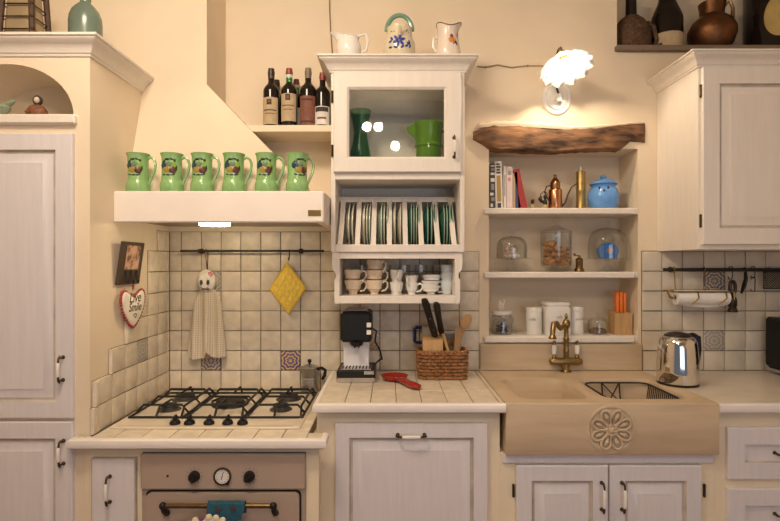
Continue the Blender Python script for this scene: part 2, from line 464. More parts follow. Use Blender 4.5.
# left side wall, stepped towards the room
rows = [(0, .705), (1, .692), (2, .576), (3, .452), (4, .352), (5, .240), (6, .240), (7, .140)]
g = MB()
for k, dm_ in rows: g.box(LX, LX+.004, -(dm_-.004), -.012, ZL[k], ZL[k+1])
left_tiles = g.build('trim_2', M_grout); struct(left_tiles)
DL = [.035 + .1045*k for k in range(0, 8)]
DECO_L = deco_mat('majolica_blue_white_side', (.55, .50, .42), (.10, .13, .30), (.45, .38, .20), ax=1)
tm = MB()
for k, dmax in rows:
    e = col_lines(.013, dmax, DL)
    for a, b_ in e:
        if k == 2 and a < .28 < b_:
            dm = MB(); tile_block(dm, LX+.004, a, b_, ZL[k], ZL[k+1], 'x', .0060); dm.build('decorative_tile', DECO_L, left_tiles, label='patterned majolica tile')
        else: tile_block(tm, LX+.004, a, b_, ZL[k], ZL[k+1], 'x', .014 if b_ == dmax else .0062, bv=.007 if b_ == dmax else .0024)
tm.build('tiles', M_tile, left_tiles)
# right of the niche
XR = [X(p, 0) for p in (660.3, 681.2, 702.4, 723.6, 744, 764)] + [2.02, 2.125, 2.23, 2.335, 2.44]
g = MB(); g.dbox(1.288, 2.5, 0, .006, .8993, 1.512)
right_tiles = g.build('trim_3', M_grout); struct(right_tiles)
rc = [(X(713, 0), Z(280, 0), 3), (X(713, 0), Z(340, 0), 1)]
tm = MB()
for k in range(1, 7):
    for x0, x1 in col_lines(1.288, 2.5, XR):
        dk = deco_at(x0, x1, ZL[k], ZL[k+1], rc)
        if dk is not None:
            dm = MB(); tile_block(dm, .006, x0, x1, ZL[k], ZL[k+1], 'y', .0060); dm.build('decorative_tile', DECO[dk], right_tiles, label='patterned majolica tile')
        else: tile_block(tm, .006, x0, x1, ZL[k], ZL[k+1], 'y', .012 if x0 == 1.288 else .0062)
tm.build('tiles', M_tile2, right_tiles)
# limestone upstand behind the sink
m = MB(); m.dbox(.459, 1.283, 0, .022, .901, Z(344, .02), .003)
struct(m.build('trim_4', M_stone))

# ---- old beam over the niche
def beam():
    m = MB(); r = random.Random(11); L = []
    x0, x1 = .425, 1.305
    n = 34
    for i in range(n + 1):
        t = i / n; x = x0 + (x1-x0)*t
        top = Z(128.5, 0) + .012*math.sin(t*7+.5) + r.uniform(-.004, .004) + .018*t - .006
        bot = Z(151.5, 0) + .006*math.sin(t*9+1) + r.uniform(-.003, .003)
        if t < .09: bot += .055*(1-t/.09)**.8; top -= .018*(1-t/.09)
        if t > .86: bot += .048*min(1, ((t-.86)/.05))
        fr = .026 + .008*math.sin(t*11) + r.uniform(-.003, .003)
        if i in (0, n): fr *= .6
        h = top - bot
        L.append([(x, .05, bot), (x, -fr*.5, bot), (x, -fr*.92, bot+h*.06), (x, -fr-.003*math.sin(t*23), bot+h*.3), (x, -fr-r.uniform(0, .003), bot+h*.55), (x, -fr*.95, bot+h*.85), (x, -fr*.55, top), (x, .05, top)])
    m.rings(L)
    return m.build('oak_beam', M_beam, sharp=50)
tag(beam(), 'rough dark oak beam set in the wall above the shelf niche', 'beam')
# broken plaster lip above the beam
m = MB(); L = []
r = random.Random(5)
for i in range(40):
    t = i/39; x = .435 + .865*t
    z = Z(128, 0) + .018*t - .006 + .012*math.sin(t*7+.5)
    h = .020 + .012*math.sin(t*5) + r.uniform(-.004, .005); o = .018 + r.uniform(-.004, .004)
    if i in (0, 39): h = .006; o = .004
    L.append([(x, .01, z-.004), (x, -o*.8, z-.003), (x, -o, z+h*.35), (x, -o*.5, z+h*.8), (x, .01, z+h*1.1)])
m.rings(L); struct(m.build('trim_5', M_plaster))

# ---- shelves in the niche
zt = [Z(208.6, -.0), Z(272, -.0), Z(335.8, -.0)]
SH = []
for zz, nm in zip(zt, ('uppermost', 'middle', 'lowest')):
    m = MB(); m.box(NX0+.001, NX1-.001, -.004, NB-.001, zz-.030, zz, .002)
    m.box(X(484.4, .03), X(634.8, .03), -.032, -.002, zz-.030, zz, .004)
    o = m.build('niche_shelf', M_white)
    tag(o, nm + ' cream painted shelf in the wall niche beside the plate rack', 'shelf', 'shelves in the niche'); SH.append(zz)
# ledge board of the upper right niche
m = MB(); m.box(1.166, 2.49, -.0, .21, 2.530, 2.557, .0); m.box(1.150, 2.49, -.030, 0, 2.530, 2.557, .004)
tag(m.build('niche_ledge', pm('grey_brown_board', (.22, .16, .11), .6, var=.12, vs=8, stretch=(.6, 4, 4))), 'grey brown ledge board of the high niche at upper right', 'shelf')
LEDGE = 2.557

# ================================================================ tall cupboard, left
TF = .700; TX0 = -1.761
def tall():
    t = thing('tall_cupboard', 'tall cream cupboard with an arched open niche and two panelled doors, at the left', 'cupboard', ((TX0+LX)/2, -.49, 0))
    zs = Z(115.4, TF); ztop = 2.254
    m = MB()
    m.dbox(TX0, LX, .277, TF, 0, zs-.036)                 # lower carcass
    # arch front + soffit
    cx = X(7, TF); hw = .2516; rise = Z(64, TF) - zs
    arch = [(cx + hw*math.cos(a), zs + .0 + rise*math.sin(a)) for a in [PI - PI*i/36 for i in range(37)]]
    poly = [(TX0, zs-.036), (cx-hw, zs-.036)] + arch + [(cx+hw, zs-.036), (LX, zs-.036), (LX, ztop), (TX0, ztop)]
    m.prism(poly, 'y', -TF, -(TF-.26))
    m.dbox(TX0, LX, .277, TF-.26, zs-.036, ztop)
    m.build('carcass', M_plaster, t, sharp=30)
    m = MB(); m.dbox(cx-hw-.016, cx+hw+.016, TF-.255, TF+.022, zs-.036, zs, .005)
    m.build('niche_board', M_white, t)
    m = MB(); m.sweep([(TX0-.0, .28), (TX0-.0, TF), (LX, TF), (LX, .277)], cornice_prof(.051, .072), ztop-.025)
    m.dbox(TX0+.001, LX-.001, .28, TF-.001, ztop, ztop+.046)
    m.build('cornice', M_white, t)
    d1 = rp_door('door', t, -1.694, X(72, TF+.02), Z(418.5, TF+.02), Z(133, TF+.02), TF, .062, .046)
    pull(d1, X(63, TF+.02), Z(368.5, TF+.02), TF+.02, .085)
    d2 = rp_door('door', t, -1.694, X(72, TF+.02), .10, Z(422, TF+.02), TF, .062, .046)
    pull(d2, X(63.5, TF+.02), Z(452, TF+.02), TF+.02, .085)
    return zs, ztop+.047
TSH, TTOP = tall()

# ================================================================ range hood
def hood():
    t = thing('range_hood', 'cream plastered cooker hood with a broad white front band, over the hob', 'cooker hood', (-.75, -.25, 1.615))
    z0, z1 = 1.615, Z(191, .537)
    R = -.272; f = .537
    m = MB()
    m.dbox(LX+.001, R, f-.03, f, z0, z1, .005); m.dbox(R-.03, R, .013, f-.03, z0, z1, .0)
    m.dbox(LX+.001, R-.03, .013, f-.03, z1-.02, z1)
    m.build('band', M_hoodw, t)
    m = MB(); m.dbox(LX+.001, R-.031, .014, f-.031, z0+.02, z0+.035)
    m.build('filter_plate', pm('hood_underside', (.33, .26, .18), .4), t)
    m = MB(); m.dbox(X(201, .37), X(228, .37), .335, .40, z0-.002, z0+.02, .004); m.build('lamp', M_hoodlamp, t, label='lit strip lamp under the hood')
    c = MB()
    zc = 2.27; xr = -.843
    def ring(a):
        return [(LX, 0, a[2]), (LX, -a[1], a[2]), (a[0], -a[1], a[2]), (a[0], 0, a[2])]
    L = [ring((-.33, .435, z1))]
    for k in range(1, 8):
        q = k/8; sm = .006*math.sin(PI*q)
        L.append(ring((-.33 + (xr+.33)*q - sm*.3, .435 + (.276-.435)*q - sm, z1 + (zc-z1)*q)))
    L += [ring((xr, .276, zc)), ring((xr, .276, 3.049))]
    c.rings(L); c.build('chimney', M_plaster, t, sharp=25)
    b_ = MB(); b_.dbox(X(308, f), X(321, f), f, f+.003, Z(216, f), Z(210, f), .001); b_.build('badge', M_gold, t, label='small brass badge plate')
    return z1
HTOP = hood()
# wine shelf between hood and rack cabinet
m = MB()
m.prism([(-.649, 2.068), (-.2715, 2.068), (-.2715, 2.098), (-.677, 2.098)], 'y', -.22, 0.0)
WSH = 2.098
tag(m.build('wine_shelf', M_cream), 'cream shelf carrying wine bottles between the hood and the plate rack', 'shelf')
# ================================================================ base units and worktops
CT = .9; HT = ZL[0]                         # worktop heights: main / hob
nose = lambda h=.035, o=.016: [(0, -h), (o*.55, -h), (o*.9, -h*.86), (o, -h*.62), (o, -h*.38), (o*.86, -h*.12), (o*.5, .0), (0, .0012), (-.005, .0012), (-.005, -h)]
def tiled_top(name, label, cat, areas, path, zt, px, pd, ox=0.0):
    t = thing(name, label, cat, ((areas[0][0]+areas[0][1])/2, -.35, zt-.04))
    m = MB()
    for x0, x1, d0, d1 in areas: m.dbox(x0, x1, d0, d1, zt-.038, zt-.004)
    m.build('slab', M_grout, t)
    r = random.Random(9); m = MB(); g = .0015
    for x0, x1, d0, d1 in areas:
        xs = [ox + px*k for k in range(-30, 30)]; xs = [x0] + [x for x in xs if x0+.02 < x < x1-.02] + [x1]
        ds = [d1 - pd*k for k in range(0, 12)]; ds = [d for d in ds if d > d0+.02] + [d0]
        for a, b_ in zip(xs, xs[1:]):
            for e, f in zip(ds, ds[1:]):
                h = zt + r.uniform(-.0008, .0004)
                L = [[(a+g+i, -(f+g+i), zz), (b_-g-i, -(f+g+i), zz), (b_-g-i, -(e-g-i), zz), (a+g+i, -(e-g-i), zz)] for i, zz in ((0, zt-.006), (0, h-.002), (.002, h))]
                m.rings(L)
    m.build('tiles', M_tile, t)
    m = MB(); m.sweep(path, nose(), zt); m.build('rounded_edge', M_nose, t, label='rounded white edge trim')
    return t
tiled_top('tiled_hob_worktop', 'lower cream tiled worktop with a rounded white edge, around the gas hob', 'worktop',
          [(LX+.016, -.312, .015, .744), (-.312, -.248, .672, .744), (-1.178, LX+.016, .709, .744)],
          [(-1.176, .705), (-1.176, .741), (-.250, .741), (-.250, .672)], HT, .105, .105, -.30)
tiled_top('tiled_worktop', 'cream tiled worktop with a rounded white edge, under the plate rack', 'worktop',
          [(-.284, .4515, .015, .636)], [(-.286, .015), (-.286, .634), (.4515, .634)], CT, .1015, .2035, -.28)

# ---- range unit: carcass with oven and pull-out
RF = .705
def range_unit():
    t = thing('range_unit', 'cream base unit with a narrow pull-out front, around the built-in oven', 'base unit', (-.72, -.35, 0))
    m = MB(); oz0, oz1 = .125, .735
    ox0, ox1 = X(140, RF+.02), X(305, RF+.02)
    m.dbox(-1.150, ox0-.001, LX and .702, RF, .08, HT-.04)
    m.dbox(LX+.002, ox0-.001, .02, .702, .08, HT-.04)
    m.dbox(ox1+.001, -.2915, .02, RF, .08, HT-.04); m.dbox(-.2915, -.269, .655, RF, .08, HT-.04)
    m.dbox(ox0-.001, ox1+.001, .02, RF, oz1+.001, HT-.04); m.dbox(ox0-.001, ox1+.001, .02, RF, .08, oz0-.001)
    m.dbox(LX+.03, -.30, .05, RF-.05, 0, .08)
    m.build('carcass', M_cream, t)
    m = MB(); x0, x1 = X(91, RF+.02), X(135, RF+.02); zt_ = Z(458.5, RF+.02)
    m.panel(x0, x1, .11, zt_, RF, [(0, 0), (0, .017), (.004, .02), (.004, .02)], {0: 1, 1: 1})
    d = m.build('pull_out_front', [M_lilac, M_worn], t)
    pull(d, X(110, RF+.02), Z(489, RF+.02), RF+.02, .095)
    return ox0, ox1, oz0, oz1
OX0, OX1, OZ0, OZ1 = range_unit()
def oven():
    t = thing('oven', 'beige enamel built-in oven with a round dial, below the gas hob', 'oven', ((OX0+OX1)/2, -.35, OZ0))
    zs = Z(491, RF+.02)
    m = MB(); m.dbox(OX0, OX1, .08, RF-.001, OZ0, OZ1); m.build('cavity', M_black, t)
    m = MB(); m.dbox(OX0, OX1, RF, RF+.018, zs+.004, OZ1, .004); m.build('control_panel', M_oven, t)
    # door with rounded top corners
    m = MB(); a0, a1 = OX0+.022, OX1-.022; zt_ = zs-.008; r = .02
    poly = [(a0, OZ0+.01), (a1, OZ0+.01)] + [(a1-r+r*math.cos(q), zt_-r+r*math.sin(q)) for q in [PI/2*i/6 for i in range(7)]] + [(a0+r+r*math.cos(q), zt_-r+r*math.sin(q)) for q in [PI/2+PI/2*i/6 for i in range(7)]]
    m.prism(poly, 'y', -(RF+.024), -RF)
    dr = m.build('door', M_oven, t)
    m = MB(); m.dbox(OX0, OX1, RF, RF+.004, OZ0, zs+.003); m.build('door_surround', M_oven, t)
    m = MB()
    gp = [(a0-.006, OZ0+.012)] + [(a0-.006+r+r*math.cos(q), zt_+.006-r+r*math.sin(q)) for q in [PI-PI/2*i/6 for i in range(7)]] + [(a1+.006-r+r*math.cos(q), zt_+.006-r+r*math.sin(q)) for q in [PI/2-PI/2*i/6 for i in range(7)]] + [(a1+.006, OZ0+.012)]
    m.prism(gp, 'y', -(RF+.0055), -(RF+.0035)); m.build('seal', M_black, t)
    # handle
    m = MB(); hz = Z(506, RF+.06); hx0, hx1 = X(164, RF+.05), X(274, RF+.05)
    m.tube([(hx0+.012, -(RF+.06), hz), (hx1-.012, -(RF+.06), hz)], .0085, 12)
    m.mi = 1
    for x in (hx0, hx1):
        m.ball((x, -(RF+.06), hz), .0135, 10, 8); m.tube([(x, -(RF+.06), hz), (x, -(RF+.050), hz-.02), (x, -(RF+.024), hz-.042)], [.008, .011, .013], 10)
    m.build('handle', [M_brassd, M_black], dr, label='bronze bar handle with dark posts')
    kz = Z(476, RF+.018)
    def knob(x, a):
        m = MB(); Mx = Matrix.Rotation(PI/2, 3, 'X')
        m.lathe([(0, 0), (.021, 0), (.021, .006), (.0185, .018), (.016, .022), (0, .022)], (x, -(RF+.018), kz), 20, Mx)
        m.box(-.004, .004, -.003, 0, -.019, .019, .001, Matrix.Translation((x, -(RF+.0405), kz)) @ Matrix.Rotation(a, 4, 'Y'))
        m.mi = 1
        for q in range(12):
            an = 2*PI*q/12
            m.box(-.0012, .0012, -.0006, 0, .027, .031, 0, Matrix.Translation((x, -(RF+.018), kz)) @ Matrix.Rotation(an, 4, 'Y'))
        return m.build('control_knob', [M_black, M_ink], t, label='black control knob')
    knob(X(194.5, RF+.02), .0); knob(X(249.5, RF+.02), .9)
    m = MB(); cx = X(222.5, RF+.02); Mx = Matrix.Rotation(PI/2, 3, 'X')
    m.lathe([(.0, 0), (.033, 0), (.033, .008), (.029, .010), (.0265, .006), (0, .006)], (cx, -(RF+.018), kz), 28, Mx)
    dl = m.build('dial', M_bronze, t)
    m = MB(); m.lathe([(0, 0), (.026, 0), (.026, .0012), (0, .0012)], (cx, -(RF+.0242), kz), 28, Mx)
    m.mi = 1
    for q in range(12):
        m.box(-.0008, .0008, -.0004, 0, .0195, .0235, 0, Matrix.Translation((cx, -(RF+.0254), kz)) @ Matrix.Rotation(2*PI*q/12, 4, 'Y'))
    m.box(-.0012, .0012, -.0008, 0, -.006, .019, 0, Matrix.Translation((cx, -(RF+.0256), kz)) @ Matrix.Rotation(.25, 4, 'Y'))
    m.box(-.0014, .0014, -.0008, 0, -.012, .004, 0, Matrix.Translation((cx, -(RF+.0258), kz)) @ Matrix.Rotation(.25, 4, 'Y'))
    m.build('dial_face', [M_paperw, M_ink], dl, label='white dial face with dark hands')
    m = MB(); m.lathe([(0, 0), (.006, 0), (.006, .01), (0, .012)], (cx+.021, -(RF+.022), kz-.024), 12, Mx); m.build('dial_button', M_black, t)
    m = MB(); m.lathe([(0, 0), (.004, 0), (.004, .002), (0, .003)], (X(167.5, RF+.02), -(RF+.018), kz), 12, Mx); m.build('indicator_lamp', M_black, t)
    return hz
OHZ = oven()

# ---- dishwasher unit under the plate rack
MF = .600
def mid_unit():
    t = thing('base_unit', 'base unit with one wide whitewashed panel and a horizontal handle, left of the sink', 'base unit', (.08, -.3, 0))
    m = MB(); m.dbox(-.2905, .436, .02, MF, .08, CT-.04); m.dbox(-.25, .40, .05, MF-.05, 0, .08); m.build('carcass', M_cream, t)
    d = rp_door('door', t, X(335, MF+.02), X(488, MF+.02), .11, Z(423.5, MF+.02), MF, .056, .048)
    pull(d, X(411, MF+.02), Z(434.7, MF+.02), MF+.02, .105, False)
mid_unit()
# ---- sink unit
SB = Z(455, .633)
def sink_unit():
    t = thing('sink_unit', 'base unit with two raised panel doors, under the stone sink', 'base unit', (.86, -.3, 0))
    m = MB(); m.dbox(.4365, 1.2885, .02, MF, .08, SB-.002); m.dbox(.46, 1.25, .05, MF-.05, 0, .08); m.build('carcass', M_cream, t)
    m = MB(); m.dbox(.445, 1.281, MF, MF+.012, Z(463.5, MF+.012), SB-.003, .003); m.build('top_rail', M_lilac, t)
    zt_ = Z(465.7, MF+.02)
    d1 = rp_door('door', t, X(516.5, MF+.02), X(608.3, MF+.02), .11, zt_, MF, .060, .048)
    d2 = rp_door('door', t, X(610, MF+.02), X(702, MF+.02), .11, zt_, MF, .060, .048)
    pull(d1, X(601.5, MF+.02), Z(496, MF+.02), MF+.02, .105); pull(d2, X(621.7, MF+.02), Z(496, MF+.02), MF+.02, .105)
    for pxx, dd in ((513.5, d1), (704.5, d2)):
        for zz in (Z(490, MF), .2): hinge(dd, X(pxx, MF+.006), zz, MF+.0055, .035)
sink_unit()
def drawer_unit():
    t = thing('drawer_unit', 'base unit with stacked whitewashed drawers, right of the stone sink', 'base unit', (1.75, -.3, 0))
    m = MB(); m.dbox(1.289, 2.495, .02, MF, .08, CT-.04); m.dbox(1.32, 2.45, .05, MF-.05, 0, .08); m.build('carcass', M_cream, t)
    for z1, z0 in ((Z(428, MF+.02), Z(479.6, MF+.02)), (Z(489, MF+.02), .355), (.330, .11)):
        m = MB(); m.panel(1.3325, 1.8225, z0, z1, MF, [(0, 0), (0, .017), (.003, .02), (.066, .02), (.070, .008), (.075, .008)], {3: 1})
        d = m.build('drawer', [M_lilac, M_worn], t)
        pull(d, 1.5775, (z0+z1)/2, MF+.008, .11, False)
    rp_door('door', t, 1.85, 2.40, .11, Z(428, MF+.02), MF, .06, .048)
drawer_unit()

# ---- right worktop
m = MB(); m.dbox(1.2845, 2.495, .016, .626, CT-.036, CT-.0005)
t = thing('stone_worktop', 'pale veined stone worktop with a rounded white edge, right of the sink', 'worktop', (1.88, -.31, CT-.036))
m.build('slab', M_marble, t)
m = MB(); m.sweep([(1.2845, .630), (2.495, .630)], nose(), CT-.001); m.build('rounded_edge', M_nose, t, label='rounded white edge trim')

# ---- stone sink
SX0, SX1 = .4525, 1.2835; SFD = .640
B1 = (.522, .822, .178, .572); B2 = (.872, 1.222, .20, .572)
def rrect(x0, x1, d0, d1, r, z, n=6):
    pts = []
    for cx, cd, a in ((x1-r, d1-r, 0), (x0+r, d1-r, PI/2), (x0+r, d0+r, PI), (x1-r, d0+r, 3*PI/2)):
        for i in range(n+1):
            q = a + PI/2*i/n; pts.append((cx + r*math.cos(q), -(cd + r*math.sin(q)), z))
    return pts
def sink():
    t = thing('stone_sink', 'pale limestone double sink with a carved rosette on its apron', 'sink', ((SX0+SX1)/2, -.33, SB))
    m = MB(); bm = m.bm
    zt_ = CT + .001
    # top face with two holes, made by bridging in strips: split at x between basins
    def top_ring(x0, x1, d0, d1, B, dep):
        n = 6; inner = rrect(*B, .07, zt_, n); N = len(inner)
        # outer loop sampled towards the rectangle in the same angular order
        outer = []
        cx, cd = (B[0]+B[1])/2, (B[2]+B[3])/2
        for k, p in enumerate(inner):
            q = k // (n+1); i = k % (n+1)
            if q == 0: o = (x1, cd + (d1-cd)*min(1, i/3.0)) if i <= 3 else (x1 + (cx-x1)*(i-3)/4.0*.6, d1)
            elif q == 1: o = (x0 + (cx-x0)*(3-i)/4.0*.6, d1) if i < 3 else (x0, d1 + (cd-d1)*(i-3)/4.0*.6)
            elif q == 2: o = (x0, d0 + (cd-d0)*(3-i)/4.0*.6) if i < 3 else (x0 + (cx-x0)*(i-3)/4.0*.6, d0)
            else: o = (x1 + (cx-x1)*(3-i)/4.0*.6, d0) if i < 3 else (x1, d0 + (cd-d0)*(i-3)/4.0*.6)
            if q == 0 and i < 3: o = (x1, d1 + (cd-d1)*(3-i)/4.0*.6)
            if q == 0 and i == 3: o = (x1, d1)
            outer.append((o[0], -o[1], zt_))
        def ins(g, z, r):
            return rrect(B[0]+g, B[1]-g, B[2]+g, B[3]-g, r, z, n)
        loops = [outer, inner, ins(.004, zt_-.002, .068), ins(.008, zt_-.008, .066), ins(.014, zt_-.04, .064), ins(.022, zt_-dep+.03, .06), ins(.045, zt_-dep, .05), ins(.12, zt_-dep-.004, .02)]
        m.rings(loops, True, False, True)
    xm = (B1[1]+B2[0])/2
    top_ring(SX0, xm, .024, SFD-.006, B1, .165); top_ring(xm, SX1, .024, SFD-.006, B2, .165)
    # apron with softened edges
    pr = [(SFD-.006, zt_), (SFD-.002, zt_-.002), (SFD, zt_-.006), (SFD, SB+.006), (SFD-.003, SB+.001), (SFD-.008, SB), (SFD-.045, SB), (SFD-.045, zt_-.02)]
    m.rings([[(x, -d, z) for d, z in pr] for x in (SX0, SX1)])
    m.dbox(SX0, SX0+.03, .024, SFD-.045, SB, zt_-.003); m.dbox(SX1-.03, SX1, .024, SFD-.045, SB, zt_-.003); m.dbox(SX0+.03, SX1-.03, .024, .054, SB, zt_-.003)
    m.dbox(SX0+.03, SX1-.03, .054, SFD-.045, SB, SB+.008)
    m.build('basin', M_stone, t)
    # carved rosette: ring, eight double-edged petals, round boss
    m = MB(); cx, cz = X(611, SFD), Z(429.5, SFD); R = .094; y = -SFD
    Mx = Matrix.Rotation(PI/2, 3, 'X')
    m.lathe([(R+.003, -.002), (R, .004), (R-.007, .005), (R-.012, .0005), (R-.03, -.001), (0, -.001)], (cx, y, cz), 48, Mx)
    for k in range(8):
        a = 2*PI*k/8 + PI/8
        def pt(u, v, o): return (cx + u*math.cos(a) - v*math.sin(a), y - o, cz + u*math.sin(a) + v*math.cos(a))
        pl = []
        for i in range(18):
            q = 2*PI*i/18
            u = .049 + .031*math.cos(q); v = .0215*math.sin(q) * (.62 + .45*(u-.018)/.062)
            pl.append(pt(u, v, .006))
        m.tube(pl, .0052, 6, True)
        m.tube([pt(.036, 0, .003), pt(.052, 0, .006), pt(.066, 0, .004)], [.004, .0085, .005], 8)
    m.ball((cx, y-.003, cz), .0165, 16, 8, (1, .7, 1))
    m.build('rosette', M_stone, t, label='carved eight petalled rosette')
sink()
# ================================================================ plate rack wall cabinet
KF = .330                                     # carcass front
KX0, KX1 = X(331, KF), X(464.5, KF)
KB = Z(252, KF); KT = Z(70, KF); KM = Z(176, KF)     # bottom of rack, top, board between glass part and rack
CZ = 1.300                                    # top of the cup shelf board
CX0, CX1 = X(335, KF-.01), X(459.5, KF-.01)
def rack():
    t = thing('plate_rack_cabinet', 'cream wall cabinet with a glazed door, a plate rack and an open cup shelf', 'cabinet', ((KX0+KX1)/2, -KF/2, KB))
    s = .020; m = MB(); D0 = .011
    m.dbox(KX0, KX0+s, D0, KF, KB, KT, .002); m.dbox(KX1-s, KX1, D0, KF, KB, KT, .002)
    m.dbox(KX0+s, KX1-s, D0, KF-.004, KM-.012, KM+.012)                       # middle board
    m.dbox(KX0+s, KX1-s, KF-.022, KF, KM-.016, KM+.018, .002)
    m.dbox(KX0+s, KX1-s, D0, KF, KT-.04, KT)                                   # top
    m.dbox(KX0+s, KX1-s, D0, KF-.02, KB, KB+.016)                              # bottom board
    m.dbox(KX0+s, KX1-s, D0, D0+.008, KB+.016, KT-.04)                         # back
    m.dbox(KX0+s, KX1-s, KF-.026, KF, KB, KB+.034, .002)                       # front rail of rack
    m.dbox(KX0+s, KX1-s, KF-.022, KF, Z(187, KF), KM-.016, .002) if False else None
    m.build('carcass', M_white, t)
    m = MB(); m.sweep([(KX0, D0), (KX0, KF), (KX1, KF), (KX1, D0)], cornice_prof(.056, .066), KT-.014)
    m.dbox(KX0+.001, KX1-.001, D0, KF-.001, KT, KT+.0515)
    m.build('cornice', M_white, t)
    # slanted rack slats
    xs = [340.3, 357.4, 373.4, 389.4, 405.4, 421.4, 437.6, 453.9]
    zt_ = KM - .05
    for p in xs:
        x = X(p, KF-.02); w = .0112
        m = MB(); m.rings([[(x-w, -d, z), (x+w, -d, z), (x+w, -(d-.012), z), (x-w, -(d-.012), z)] for d, z in ((KF-.004, KB+.030), (.14, zt_-.03))])
        m.build('rack_slat', M_white, t)
    m = MB(); m.dbox(KX0+s, KX1-s, 0.115, .139, zt_-.045, zt_-.02); m.build('rack_rail', M_white, t)
    # glazed door
    dx0, dx1, dz0, dz1 = X(333.5, KF+.02), X(461.3, KF+.02), Z(172, KF+.02), Z(72.5, KF+.02)
    gx0, gx1, gz0, gz1 = X(349, KF+.02), X(444.3, KF+.02), Z(156.5, KF+.02), Z(89, KF+.02)
    m = MB()
    def loop(a, b_, c, e, y): return [(a, -y, c), (b_, -y, c), (b_, -y, e), (a, -y, e)]
    L = [loop(dx0, dx1, dz0, dz1, KF+.001), loop(dx0, dx1, dz0, dz1, KF+.017), loop(dx0+.003, dx1-.003, dz0+.003, dz1-.003, KF+.021),
         loop(gx0-.010, gx1+.010, gz0-.010, gz1+.010, KF+.021), loop(gx0-.006, gx1+.006, gz0-.006, gz1+.006, KF+.017), loop(gx0, gx1, gz0, gz1, KF+.013), loop(gx0, gx1, gz0, gz1, KF+.001)]
    m.rings(L, True, False, False, True)
    dr = m.build('door', M_white, t)
    m = MB(); m.dbox(gx0+.0002, gx1-.0002, KF+.006, KF+.009, gz0+.0002, gz1-.0002); m.build('glass_pane', M_pane, dr, label='clear glass pane')
    pull(dr, X(454, KF+.02), Z(147.5, KF+.02), KF+.021, .085)
    for py in (97, 151): hinge(dr, X(332.3, KF+.006), Z(py, KF), KF+.0058, .036)
    # cup shelf with scrolled cheeks
    for sx, x in ((1, CX0), (-1, CX1)):
        m = MB()
        zc = CZ - .034; H = KB - zc; w = .020
        pr = [(0, 0), (w, 0), (w, H), (-.012, H), (-.014, H*.80), (-.011, H*.66), (.001, H*.60), (.007, H*.55), (.004, H*.50), (-.003, H*.46), (-.003, H*.12), (0, .0)]
        m.prism([(x + sx*u, zc + v) for u, v in pr], 'y', -(KF-.012), -(KF-.026))
        # side board, scrolled towards the room
        sp = [(.012, 0), (KF-.03, 0), (KF-.03, H*.14), (KF-.034, H*.45), (KF-.05, H*.52), (KF-.046, H*.60), (KF-.027, H*.68), (KF-.027, H), (.012, H)]
        m.prism([(-d, zc + v) for d, v in sp], 'x', x if sx > 0 else x-w, x+w if sx > 0 else x)
        m.build('bracket', M_white, t)
    m = MB(); m.dbox(CX0+.020, CX1-.020, .012, KF-.006, CZ-.034, CZ, .002); m.build('cup_shelf', M_white, t)
    m = MB(); m.dbox(CX0+.020, CX1-.020, KF-.026, KF-.014, KB-.030, KB-.001, .001); m.build('valance', M_white, t)
    return KT + .0523
KTOP = rack()
KFLOOR = KM + .012
# ---- plates: seven gaps
ordn = ['first', 'second', 'third', 'fourth', 'fifth', 'sixth', 'seventh']
def plate_proto(mat, rim):
    t = thing('plate', 'x', 'plate')
    m = MB(); Mx = Matrix.Rotation(PI/2, 3, 'Y'); r = .112
    m.lathe([(0, -.002), (r*.62, -.002), (r*.66, .001), (r*.97, .013), (r, .0155), (r*.985, .0175), (r*.66, .005), (r*.6, .002), (0, .002)], (0, 0, r), 40, Mx)
    m.build('dish', mat, t)
    m = MB(); m.lathe([(r*1.001, .0135), (r*1.004, .0165), (r*.975, .0185), (r*.965, .0175)], (0, 0, r), 40, Mx); m.build('rim', rim, t)
    return t
PL = {'c': (plate_proto(M_plate, M_plate), 'cream plate'), 'p': (plate_proto(M_platep, M_plate), 'pale green plate with a cream rim'), 'g': (plate_proto(M_plateg, M_platep), 'dark green plate with a pale rim')}
gaps = [(85, 108, 'cc', ), (178, 212, 'cpp'), (283, 318, 'ppg'), (366, 400, 'cc'), (466, 512, 'gggg'), (566, 612, 'ggg'), (666, 718, 'gggg')]
used = set()
for gi, (a, b_, ks) in enumerate(gaps):
    for i, k in enumerate(ks):
        px = 335 + (a + (b_-a)*i/max(1, len(ks)-1))/6.24
        pr, nm = PL[k]
        o = pr if k not in used else copy_tree(pr); used.add(k)
        n_same = len([1 for q in ks if q == k]); j = len([1 for q in ks[:i] if q == k])
        pos = '' if n_same == 1 else (['leftmost ', 'second ', 'third '][j] if j < n_same-1 else 'rightmost ')
        lab = '%s%s standing in the %s rack gap from the left' % (pos, nm.split(' with')[0], ordn[gi])
        o['label'] = lab; o['category'] = 'plate'; o['group'] = 'plates standing in the plate rack'
        o.location = (X(px, .17)-.006, -.128, KB+.0175); o.rotation_euler = (0, 0, math.radians(-2))
